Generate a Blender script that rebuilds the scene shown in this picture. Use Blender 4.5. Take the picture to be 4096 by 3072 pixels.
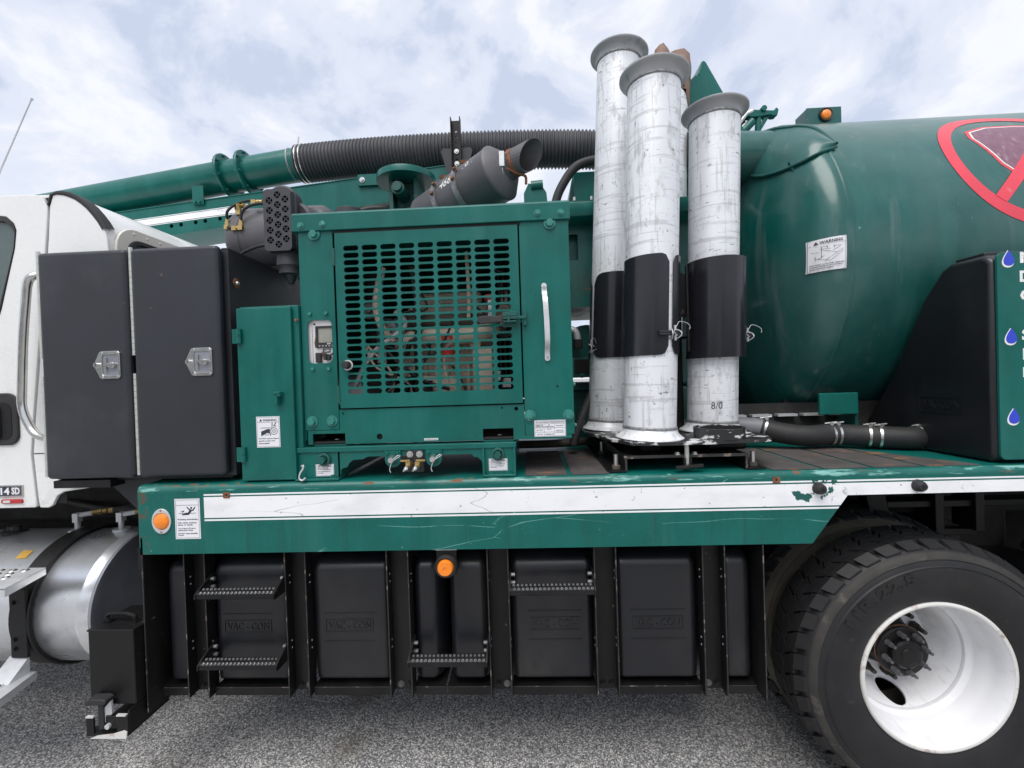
import bpy, bmesh, math, random
from mathutils import Vector, Matrix
random.seed(7)
for o in list(bpy.data.objects): bpy.data.objects.remove(o)
scene = bpy.context.scene
col = scene.collection
R = math.radians
PI = math.pi

# ------------------------------------------------------------------ camera
YAW, PITCH, ROLL = R(2.358), R(0.613), R(1.877)
CAM = Vector((0.0, -1.69, 1.693))
fw = Vector((-math.sin(YAW)*math.cos(PITCH), math.cos(YAW)*math.cos(PITCH), -math.sin(PITCH)))
rt = Vector((math.cos(YAW), math.sin(YAW), 0))
dn = fw.cross(rt)
rt2 = rt*math.cos(ROLL) + dn*math.sin(ROLL)
dn2 = dn*math.cos(ROLL) - rt*math.sin(ROLL)
cd = bpy.data.cameras.new('camera'); cam = bpy.data.objects.new('camera', cd); col.objects.link(cam)
m = Matrix.Identity(4)
for i in range(3):
    m[i][0] = rt2[i]; m[i][1] = -dn2[i]; m[i][2] = -fw[i]; m[i][3] = CAM[i]
cam.matrix_world = m
cd.sensor_width = 36; cd.lens = 36*1741/4096; cd.clip_start = .05; cd.clip_end = 2000
scene.camera = cam

# ------------------------------------------------------------------ world and sun
SUN_EL, SUN_AZ = R(60), R(196)          # azimuth clockwise from +Y: behind the camera, a little left
w = bpy.data.worlds.new('World'); scene.world = w; w.use_nodes = True
nt = w.node_tree; nt.nodes.clear()
def wn(t, **k):
    n = nt.nodes.new(t)
    for a, b in k.items(): setattr(n, a, b)
    return n
out = wn('ShaderNodeOutputWorld'); bg = wn('ShaderNodeBackground'); bg.inputs[1].default_value = .1
sky = wn('ShaderNodeTexSky', sky_type='NISHITA', sun_disc=False, sun_elevation=SUN_EL, sun_rotation=SUN_AZ, dust_density=2.0, air_density=1.2)
tc = wn('ShaderNodeTexCoord')
mp = wn('ShaderNodeMapping'); mp.inputs['Rotation'].default_value = (0, R(-38), 0); mp.inputs['Scale'].default_value = (1.0, 1.0, 1.35); mp.inputs['Location'].default_value = (2.37, .4, 1.1)
nt.links.new(tc.outputs['Generated'], mp.inputs[0])
n1 = wn('ShaderNodeTexNoise'); n1.inputs['Scale'].default_value = 4.3; n1.inputs['Detail'].default_value = 8; n1.inputs['Roughness'].default_value = .57; n1.inputs['Distortion'].default_value = .4
nt.links.new(mp.outputs[0], n1.inputs[0])
cr = wn('ShaderNodeValToRGB'); cr.color_ramp.interpolation = 'EASE'
cr.color_ramp.elements[0].position = .38; cr.color_ramp.elements[0].color = (5.6, 6.25, 7.8, 1)
cr.color_ramp.elements[1].position = .60; cr.color_ramp.elements[1].color = (8.9, 9.0, 9.4, 1)
e = cr.color_ramp.elements.new(.48); e.color = (7.2, 7.65, 8.75, 1)
nt.links.new(n1.outputs[0], cr.inputs[0])
mx = wn('ShaderNodeMix', data_type='RGBA'); mx.inputs[0].default_value = .9
nt.links.new(sky.outputs[0], mx.inputs[6]); nt.links.new(cr.outputs[0], mx.inputs[7])
nt.links.new(mx.outputs[2], bg.inputs[0]); nt.links.new(bg.outputs[0], out.inputs[0])
sd = bpy.data.lights.new('sun', 'SUN'); sd.energy = 2.3; sd.angle = R(42); sd.color = (1, .97, .93)
so = bpy.data.objects.new('sun', sd); col.objects.link(so)
dirv = Vector((math.sin(SUN_AZ)*math.cos(SUN_EL), math.cos(SUN_AZ)*math.cos(SUN_EL), math.sin(SUN_EL)))
so.rotation_euler = (-dirv).to_track_quat('-Z', 'Y').to_euler(); so.location = dirv*20
vs = scene.view_settings
vs.view_transform = 'Standard'; vs.look = 'None'; vs.gamma = 1; vs.exposure = 0.22
scene.render.engine = 'CYCLES'

# ------------------------------------------------------------------ materials
MAT = {}
def M(name, c, rough=.5, metal=0., var=.1, vscale=7., layers=(), bump=None, spec=.5, emit=None, rvar=.08, coat=0.):
    mt = bpy.data.materials.new(name); mt.use_nodes = True
    t = mt.node_tree; N = t.nodes; L = t.links
    b = N['Principled BSDF']
    def nn(ty, **k):
        n = N.new(ty)
        for a, v in k.items(): setattr(n, a, v)
        return n
    g = nn('ShaderNodeNewGeometry')
    def noise(scale, stretch=(1, 1, 1), detail=5, rg=.55, off=0.):
        mp = nn('ShaderNodeMapping'); mp.inputs['Scale'].default_value = stretch; mp.inputs['Location'].default_value = (off, off*1.7, off*.6)
        L.new(g.outputs['Position'], mp.inputs[0])
        n = nn('ShaderNodeTexNoise'); n.inputs['Scale'].default_value = scale; n.inputs['Detail'].default_value = detail; n.inputs['Roughness'].default_value = rg
        L.new(mp.outputs[0], n.inputs[0]); return n
    n0 = noise(vscale, off=len(name)*1.3)
    r = nn('ShaderNodeValToRGB')
    r.color_ramp.elements[0].position = .3; r.color_ramp.elements[1].position = .7
    r.color_ramp.elements[0].color = (*[x*(1-var) for x in c], 1); r.color_ramp.elements[1].color = (*[min(1, x*(1+var)) for x in c], 1)
    L.new(n0.outputs[0], r.inputs[0])
    cur = r.outputs[0]
    rm = nn('ShaderNodeMapRange'); rm.inputs[3].default_value = max(.02, rough-rvar); rm.inputs[4].default_value = min(1, rough+rvar)
    n2 = noise(vscale*2.3, off=4.1); L.new(n2.outputs[0], rm.inputs[0]); rcur = rm.outputs[0]
    mcur = None
    for k, ly in enumerate(layers):
        nz = noise(ly.get('s', 30), ly.get('st', (1, 1, 1)), ly.get('d', 5), ly.get('rg', .6), off=ly.get('o', 2.3*k+.7))
        mr = nn('ShaderNodeMapRange'); mr.inputs[1].default_value = ly['t']; mr.inputs[2].default_value = ly['t']+ly.get('soft', .03)
        L.new(nz.outputs[0], mr.inputs[0]); fac = mr.outputs[0]
        if 'vor' in ly:
            mp = nn('ShaderNodeMapping'); mp.inputs['Scale'].default_value = ly.get('vst', (1, 1, 1)); L.new(g.outputs['Position'], mp.inputs[0])
            ds = nn('ShaderNodeTexNoise'); ds.inputs['Scale'].default_value = 5; L.new(mp.outputs[0], ds.inputs[0])
            sc_ = nn('ShaderNodeVectorMath', operation='SCALE'); sc_.inputs['Scale'].default_value = .16; L.new(ds.outputs['Color'], sc_.inputs[0])
            ad = nn('ShaderNodeVectorMath', operation='ADD'); L.new(mp.outputs[0], ad.inputs[0]); L.new(sc_.outputs[0], ad.inputs[1])
            vo = nn('ShaderNodeTexVoronoi', feature='DISTANCE_TO_EDGE'); vo.inputs['Scale'].default_value = ly['vor']; L.new(ad.outputs[0], vo.inputs[0])
            v2 = nn('ShaderNodeMapRange'); v2.inputs[1].default_value = ly.get('vw', .01); v2.inputs[2].default_value = 0.; L.new(vo.outputs[0], v2.inputs[0])
            mu = nn('ShaderNodeMath', operation='MULTIPLY'); L.new(fac, mu.inputs[0]); L.new(v2.outputs[0], mu.inputs[1]); fac = mu.outputs[0]
        if 'band' in ly:
            ax, a0, a1, sf = ly['band']
            sp = nn('ShaderNodeSeparateXYZ'); L.new(g.outputs['Position'], sp.inputs[0])
            for lo in (0, 1):
                q = nn('ShaderNodeMapRange')
                q.inputs[1].default_value = (a0-sf) if lo == 0 else (a1+sf); q.inputs[2].default_value = a0 if lo == 0 else a1
                L.new(sp.outputs[ax], q.inputs[0])
                mu = nn('ShaderNodeMath', operation='MULTIPLY'); L.new(fac, mu.inputs[0]); L.new(q.outputs[0], mu.inputs[1]); fac = mu.outputs[0]
        if 'a' in ly:
            mu = nn('ShaderNodeMath', operation='MULTIPLY'); L.new(fac, mu.inputs[0]); mu.inputs[1].default_value = ly['a']; fac = mu.outputs[0]
        mxx = nn('ShaderNodeMix', data_type='RGBA'); L.new(fac, mxx.inputs[0]); L.new(cur, mxx.inputs[6]); mxx.inputs[7].default_value = (*ly['c'], 1); cur = mxx.outputs[2]
        if 'r' in ly:
            mf = nn('ShaderNodeMix', data_type='FLOAT'); L.new(fac, mf.inputs[0]); L.new(rcur, mf.inputs[2]); mf.inputs[3].default_value = ly['r']; rcur = mf.outputs[0]
        if ly.get('m') is not None:
            mf = nn('ShaderNodeMix', data_type='FLOAT'); L.new(fac, mf.inputs[0])
            if mcur is None: mf.inputs[2].default_value = metal
            else: L.new(mcur, mf.inputs[2])
            mf.inputs[3].default_value = ly['m']; mcur = mf.outputs[0]
    L.new(cur, b.inputs['Base Color']); L.new(rcur, b.inputs['Roughness'])
    if mcur is None: b.inputs['Metallic'].default_value = metal
    else: L.new(mcur, b.inputs['Metallic'])
    b.inputs['Specular IOR Level'].default_value = spec
    b.inputs['Coat Weight'].default_value = coat; b.inputs['Coat Roughness'].default_value = .12
    if emit: b.inputs['Emission Color'].default_value = (*emit[0], 1); b.inputs['Emission Strength'].default_value = emit[1]
    if bump:
        bn = noise(bump[0], bump[2] if len(bump) > 2 else (1, 1, 1), 6, .6, 9.)
        bp = nn('ShaderNodeBump'); bp.inputs['Strength'].default_value = bump[1]; bp.inputs['Distance'].default_value = .004
        L.new(bn.outputs[0], bp.inputs['Height']); L.new(bp.outputs[0], b.inputs['Normal'])
    MAT[name] = mt
    return mt

GREEN = (.003, .110, .092)
PALE = (.25, .52, .47)
RUST = (.20, .075, .03)
haze_streak = dict(c=(.03, .175, .155), s=9, st=(1, 1, .12), t=.45, soft=.3, a=.38, r=.42)  # pale streaks in the paint, made chalkier to stand in for lens haze
M('green', GREEN, .30, var=.14, spec=.38, layers=[haze_streak, dict(c=PALE, s=75, t=.755, soft=.02), dict(c=(.02, .1, .085), s=3, t=.55, soft=.2, a=.4)], bump=(130, .03))
M('green_skirt', GREEN, .27, var=.12, spec=.38, layers=[
    dict(c=(.03, .16, .14), s=9, st=(1, 1, .1), t=.55, soft=.2, a=.4, r=.4),
    dict(c=PALE, s=62, t=.715, soft=.02),
    dict(c=PALE, s=2.2, t=.47, soft=.05, vor=2.6, vst=(.35, 1, 2.2), vw=.005, a=.7), dict(c=(.01, .075, .062), s=24, st=(1, 1, .05), t=.56, soft=.1, a=.5),
    dict(c=PALE, s=22, st=(.35, 1, 2), t=.53, soft=.08, band=(2, 1.300, 1.33, .005), a=.7),
    dict(c=RUST, s=20, st=(.5, 1, 2), t=.61, soft=.05, band=(2, 1.294, 1.33, .008), r=.8, a=.9),
    dict(c=(.13, .055, .028), s=22, t=.53, soft=.08, band=(0, -1.7, -1.580, .03), r=.85, a=.8)], bump=(110, .035))
M('green_deck', GREEN, .34, var=.15, layers=[dict(c=(.03, .15, .13), s=5, t=.5, soft=.25, a=.5, r=.5),
    dict(c=PALE, s=22, st=(.35, 1, 2), t=.55, soft=.08, band=(1, -.01, .012, .006), a=.75), dict(c=RUST, s=20, st=(.5, 1, 2), t=.62, soft=.05, band=(1, -.01, .016, .012), r=.8, a=.9), dict(c=(.02, .03, .028), s=8, t=.6, soft=.15, a=.5)], bump=(110, .04))
M('green_tank', (.003, .082, .070), .30, var=.16, vscale=2.2, coat=.25, spec=.45, layers=[haze_streak, dict(c=(.07, .145, .14), s=2.2, t=.40, soft=.3, a=.55, r=.42), dict(c=(.13, .19, .18), s=14, st=(1, 1, .07), t=.58, soft=.12, a=.35), dict(c=PALE, s=60, t=.74, soft=.015)], bump=(2.2, .9))  # second layer greys the green, painting in the glare haze over the tank
M('green_dirty', (.008, .095, .08), .4, var=.2, layers=[dict(c=(.03, .028, .024), s=6, t=.5, soft=.2, a=.6, r=.7), dict(c=RUST, s=28, t=.68, soft=.04, r=.85)], bump=(90, .06))
M('white_stripe', (.86, .86, .87), .34, var=.03, layers=[
    dict(c=(.28, .29, .30), s=55, t=.68, soft=.02), dict(c=(.3, .3, .31), s=2.5, t=.5, soft=.04, vor=3.2, vst=(.35, 1, 2.6), vw=.006, a=.75),
    dict(c=(.66, .66, .68), s=9, st=(.4, 1, 1), t=.52, soft=.2, a=.55),
    dict(c=(.01, .1, .085), s=17, t=.6, soft=.02, band=(0, .985, 1.15, .04))])
M('white_cab', (.80, .80, .785), .28, var=.02, layers=[dict(c=(.52, .51, .48), s=7, st=(1, 1, .3), t=.58, soft=.25, a=.35), dict(c=(.38, .36, .33), s=16, t=.5, soft=.2, a=.5, band=(2, 1.0, 1.235, .06)), dict(c=(.12, .12, .12), s=70, t=.755, soft=.02)], coat=.3)
M('cream_cab', (.73, .70, .62), .35, var=.04)
M('decal_white', (.80, .80, .82), .4, var=.03, layers=[dict(c=(.4, .4, .42), s=90, t=.72, soft=.03)])
M('ink', (.03, .032, .05), .5, var=.05)
M('black_door', (.022, .024, .031), .44, var=.12, vscale=4, layers=[
    dict(c=(.075, .078, .088), s=3.0, t=.55, soft=.25, a=.45, r=.55), dict(c=(.30, .15, .10), s=13, t=.725, soft=.015, r=.8),
    dict(c=(.16, .16, .17), s=60, t=.77, soft=.02)], bump=(320, .04))
M('black_panel', (.022, .023, .028), .5, var=.2, layers=[dict(c=(.06, .06, .065), s=6, st=(1, 1, .3), t=.5, soft=.3, a=.4)], bump=(200, .05))
M('black_poly', (.0095, .010, .013), .34, var=.14, vscale=5, layers=[dict(c=(.034, .033, .033), s=2.4, st=(1, 1, .5), t=.48, soft=.25, a=.55, r=.55), dict(c=(.06, .055, .048), s=9, st=(1, 1, .5), t=.55, soft=.2, a=.4, band=(2, .40, .52, .12)), dict(c=(.14, .14, .14), s=40, t=.76, soft=.02)], bump=(240, .05))
M('black_steel', (.0055, .0055, .006), .46, var=.25, spec=.35, layers=[dict(c=(.16, .09, .055), s=32, t=.69, soft=.04, r=.8), dict(c=(.03, .028, .026), s=5, st=(1, 1, .2), t=.5, soft=.3, a=.5)], bump=(150, .06))
M('black_gloss', (.016, .016, .02), .22, var=.1, layers=[dict(c=(.55, .55, .56), s=60, t=.78, soft=.01)])
M('worn_black', (.02, .02, .02), .4, var=.2, layers=[dict(c=(.62, .62, .62), s=22, st=(.6, .6, 1.6), t=.56, soft=.04, r=.4), dict(c=(.25, .12, .05), s=18, t=.66, soft=.05)])
M('edge_wear', (.028, .026, .025), .6, var=.4, vscale=30, layers=[dict(c=(.20, .16, .13), s=26, t=.58, soft=.06)])
M('rust', (.22, .09, .045), .85, var=.4, vscale=25, layers=[dict(c=(.05, .035, .03), s=30, t=.5, soft=.2)], bump=(120, .3))
M('aluminium', (.79, .80, .82), .44, metal=.16, var=.05, vscale=5, layers=[
    dict(c=(.36, .36, .37), s=13, st=(1.4, 1.4, .6), t=.56, soft=.09, a=.55, rg=.7), dict(c=(.13, .125, .12), s=24, st=(1, 1, 2.6), t=.645, soft=.04, a=.75), dict(c=(.16, .155, .15), s=55, st=(1, 1, .5), t=.64, soft=.05, a=.6),
    dict(c=(.35, .35, .36), s=60, st=(1, 1, .06), t=.55, soft=.1, a=.5), dict(c=(.25, .25, .25), s=3, t=.52, soft=.06, vor=4, vst=(.6, .6, 3.5), vw=.012, a=.35), dict(c=(.42, .42, .43), s=8, st=(.5, .5, 7), t=.56, soft=.06, a=.5)], bump=(90, .06))
M('aluminium_flare', (.42, .42, .43), .5, metal=.3, var=.1, layers=[dict(c=(.2, .2, .2), s=20, t=.6, soft=.1, a=.5)])  # darker aluminium copy; underside shade of the top flares put into the colour
M('weld', (.30, .30, .30), .5, metal=.6, var=.4, vscale=90, bump=(180, .6))
M('polished', (.84, .85, .87), .30, metal=.9, var=.05, vscale=3, rvar=.1, layers=[dict(c=(.5, .5, .52), s=30, st=(1, .2, 1), t=.55, soft=.2, a=.4, r=.35)])
M('tank_cap', (.34, .35, .39), .42, metal=.6, var=.15, layers=[dict(c=(.2, .2, .22), s=12, st=(1, 1, .15), t=.5, soft=.3, a=.5)])
M('stainless', (.66, .65, .63), .24, metal=1., var=.08, vscale=20)
M('galv', (.62, .63, .64), .45, metal=.4, var=.12, vscale=20)
M('plated', (.62, .62, .60), .35, metal=.9, var=.15, vscale=40)
M('hinge_steel', (.58, .60, .55), .45, metal=.4, var=.1, vscale=30)
M('brass', (.55, .40, .16), .35, metal=.8, var=.12, vscale=30)
M('amber', (.80, .22, .01), .22, var=.1, vscale=60, coat=.5, emit=((1., .25, .01), .12), bump=(260, .5))
M('lens_red', (.45, .03, .035), .3, var=.1)
M('rubber', (.022, .022, .023), .62, var=.2, vscale=9, layers=[dict(c=(.075, .07, .062), s=7, t=.52, soft=.25, a=.5)], bump=(160, .12))
M('tyre', (.013, .013, .0145), .56, var=.2, vscale=9, spec=.4, layers=[dict(c=(.035, .033, .030), s=5, t=.5, soft=.3, a=.5), dict(c=(.07, .062, .05), s=14, t=.66, soft=.08, a=.5), dict(c=(.2, .2, .2), s=120, t=.77, soft=.02)], bump=(220, .12))
M('tyre_rib', (.030, .028, .025), .7, var=.35, vscale=12, layers=[dict(c=(.10, .09, .075), s=16, t=.58, soft=.1, a=.6)], bump=(200, .2))
M('tyre_dusty', (.085, .074, .058), .75, var=.3, vscale=10, bump=(200, .2))
M('rim_white', (.78, .78, .79), .33, var=.03, layers=[dict(c=(.40, .37, .34), s=11, t=.42, soft=.3, a=.45, band=(1, .235, .32, .04)), dict(c=(.42, .40, .37), s=26, st=(1, .35, 1), t=.60, soft=.1, a=.35), dict(c=(.10, .08, .07), s=55, t=.745, soft=.02), dict(c=(.5, .48, .46), s=9, t=.58, soft=.2, a=.4)])
M('rim_lip', (.66, .65, .62), .5, var=.1, layers=[dict(c=(.3, .17, .11), s=18, t=.56, soft=.12, a=.75, r=.8)])
M('hose', (.060, .060, .068), .55, var=.2, vscale=6, layers=[dict(c=(.12, .115, .105), s=5, t=.52, soft=.25, a=.5, r=.7)], bump=(150, .08))
M('muffler', (.115, .112, .120), .55, metal=.2, var=.2, layers=[dict(c=(.11, .10, .09), s=9, st=(1, 1, .3), t=.5, soft=.3, a=.6), dict(c=(.16, .09, .06), s=30, t=.68, soft=.05)], bump=(120, .1))
M('plastic_grey', (.045, .045, .052), .5, var=.1, bump=(250, .05))
M('dark', (.006, .006, .007), .8, var=.2)
M('grime', (.02, .019, .018), .75, var=.4, vscale=14, layers=[dict(c=(.05, .045, .04), s=9, t=.55, soft=.2, a=.6)], bump=(80, .2))
M('engine_paint', (.68, .57, .46), .42, var=.15, vscale=12, layers=[dict(c=(.06, .05, .04), s=14, t=.58, soft=.1, a=.6)], bump=(90, .1))
M('red_plastic', (.5, .035, .02), .4, var=.1)
M('red_sign', (.72, .055, .085), .38, var=.06, layers=[dict(c=(.55, .3, .3), s=12, t=.66, soft=.05, a=.4)])
M('purple_sign', (.20, .09, .13), .35, var=.2, vscale=30, layers=[dict(c=(.4, .3, .34), s=45, st=(1, .5, .5), t=.58, soft=.08, a=.5)])
M('blue_drop', (.03, .06, .55), .35, var=.05)
M('letter_white', (.8, .8, .78), .4, var=.04)
M('tread', (.075, .066, .064), .82, var=.25, vscale=9, layers=[dict(c=(.30, .13, .05), s=6, st=(1.3, 3, 1), t=.58, soft=.08, a=.7), dict(c=(.12, .11, .11), s=30, t=.7, soft=.03), dict(c=(.075, .07, .07), s=3, t=.5, soft=.3, a=.5)], bump=(400, .5))
M('screen', (.30, .30, .26), .2, var=.1, vscale=20, layers=[dict(c=(.3, .2, .1), s=20, t=.62, soft=.08, a=.5)])
M('panel_white', (.72, .71, .70), .35, metal=.3, var=.06, layers=[dict(c=RUST, s=40, t=.68, soft=.03)])
M('bag', (.20, .125, .09), .7, var=.25, vscale=14, bump=(40, .3))
M('yellow_tape', (.62, .36, .06), .6, var=.15, vscale=30)
M('pvc_grey', (.22, .22, .235), .45, var=.08)
M('glass_lamp', (.5, .56, .57), .15, var=.1, vscale=40)
M('step_steel', (.22, .22, .225), .4, metal=.6, var=.3, vscale=40)
M('leaves', (.045, .075, .03), .7, var=.4, vscale=.4)
M('bark', (.08, .06, .045), .9, var=.3)
M('green_bolt', (.035, .20, .17), .3, var=.2, vscale=40, layers=[dict(c=PALE, s=60, t=.62, soft=.05, a=.7)])
# window glass
gm = bpy.data.materials.new('glass'); gm.use_nodes = True
b = gm.node_tree.nodes['Principled BSDF']; b.inputs['Base Color'].default_value = (.25, .33, .33, 1); b.inputs['Roughness'].default_value = .03
b.inputs['Transmission Weight'].default_value = .7; b.inputs['IOR'].default_value = 1.45
MAT['glass'] = gm
# asphalt
am = bpy.data.materials.new('asphalt'); am.use_nodes = True
t = am.node_tree; N = t.nodes; L = t.links; b = N['Principled BSDF']
g = N.new('ShaderNodeNewGeometry')
v1 = N.new('ShaderNodeTexVoronoi'); v1.inputs['Scale'].default_value = 125; L.new(g.outputs['Position'], v1.inputs[0])
v3 = N.new('ShaderNodeTexVoronoi'); v3.inputs['Scale'].default_value = 240; L.new(g.outputs['Position'], v3.inputs[0])
def sepc(n):
    s = N.new('ShaderNodeSeparateColor'); L.new(n.outputs['Color'], s.inputs[0]); return s.outputs[0]
def ramp(fac, els):
    r = N.new('ShaderNodeValToRGB'); r.color_ramp.interpolation = 'LINEAR'
    r.color_ramp.elements[0].position, r.color_ramp.elements[0].color = els[0][0], (*els[0][1], 1)
    r.color_ramp.elements[1].position, r.color_ramp.elements[1].color = els[-1][0], (*els[-1][1], 1)
    for p, c in els[1:-1]: e = r.color_ramp.elements.new(p); e.color = (*c, 1)
    L.new(fac, r.inputs[0]); return r.outputs[0]
c1 = ramp(sepc(v1), [(0, (.08, .082, .088)), (.15, (.18, .18, .186)), (.38, (.40, .395, .385)), (.72, (.62, .605, .575)), (1, (.82, .80, .75))])
c3 = ramp(sepc(v3), [(0, (.07, .07, .076)), (.5, (.20, .20, .206)), (1, (.48, .47, .455))])
dm = N.new('ShaderNodeMapRange'); dm.inputs[1].default_value = .42; dm.inputs[2].default_value = .62; L.new(v1.outputs['Distance'], dm.inputs[0])
mx1 = N.new('ShaderNodeMix'); mx1.data_type = 'RGBA'; L.new(dm.outputs[0], mx1.inputs[0]); L.new(c1, mx1.inputs[6]); L.new(c3, mx1.inputs[7])
nb = N.new('ShaderNodeTexNoise'); nb.inputs['Scale'].default_value = 1.6; nb.inputs['Detail'].default_value = 6; L.new(g.outputs['Position'], nb.inputs[0])
nbm = N.new('ShaderNodeMapRange'); nbm.inputs[1].default_value = .3; nbm.inputs[2].default_value = .7; nbm.inputs[3].default_value = .90; nbm.inputs[4].default_value = 1.08; L.new(nb.outputs[0], nbm.inputs[0])
mx2 = N.new('ShaderNodeMix'); mx2.data_type = 'RGBA'; mx2.blend_type = 'MULTIPLY'; mx2.inputs[0].default_value = 1; L.new(mx1.outputs[2], mx2.inputs[6]); L.new(nbm.outputs[0], mx2.inputs[7])
# oil / rust stains with a shape of their own
ns = N.new('ShaderNodeTexNoise'); ns.inputs['Scale'].default_value = 3.1; ns.inputs['Detail'].default_value = 7; L.new(g.outputs['Position'], ns.inputs[0])
nsm = N.new('ShaderNodeMapRange'); nsm.inputs[1].default_value = .60; nsm.inputs[2].default_value = .75; nsm.inputs[4].default_value = .35; L.new(ns.outputs[0], nsm.inputs[0])
mx3 = N.new('ShaderNodeMix'); mx3.data_type = 'RGBA'; L.new(nsm.outputs[0], mx3.inputs[0]); L.new(mx2.outputs[2], mx3.inputs[6]); mx3.inputs[7].default_value = (.07, .045, .025, 1)
cur_ = mx3.outputs[2]
for (px, py, rad_, c_, al) in ((-.93, .62, .16, (.085, .055, .02), .75), (-.90, .30, .13, (.10, .075, .04), .5), (-.72, -.15, .30, (.16, .14, .11), .25), (-1.62, .05, .30, (.12, .085, .055), .6), (1.05, .2, .35, (.02, .02, .022), .6)):
    vm = N.new('ShaderNodeVectorMath'); vm.operation = 'DISTANCE'; vm.inputs[1].default_value = (px, py, 0); L.new(g.outputs['Position'], vm.inputs[0])
    ad = N.new('ShaderNodeMath'); ad.operation = 'MULTIPLY_ADD'; ad.inputs[1].default_value = rad_*1.6; L.new(ns.outputs[0], ad.inputs[0]); L.new(vm.outputs['Value'], ad.inputs[2])
    mr_ = N.new('ShaderNodeMapRange'); mr_.inputs[1].default_value = rad_*1.75; mr_.inputs[2].default_value = rad_*.7; mr_.inputs[4].default_value = al; L.new(ad.outputs[0], mr_.inputs[0])
    mq = N.new('ShaderNodeMix'); mq.data_type = 'RGBA'; L.new(mr_.outputs[0], mq.inputs[0]); L.new(cur_, mq.inputs[6]); mq.inputs[7].default_value = (*c_, 1); cur_ = mq.outputs[2]
L.new(cur_, b.inputs['Base Color']); b.inputs['Roughness'].default_value = .85
bp = N.new('ShaderNodeBump'); bp.inputs['Strength'].default_value = .7; bp.inputs['Distance'].default_value = .004; bp.invert = True
L.new(v1.outputs['Distance'], bp.inputs['Height']); L.new(bp.outputs[0], b.inputs['Normal'])
MAT['asphalt'] = am

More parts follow.
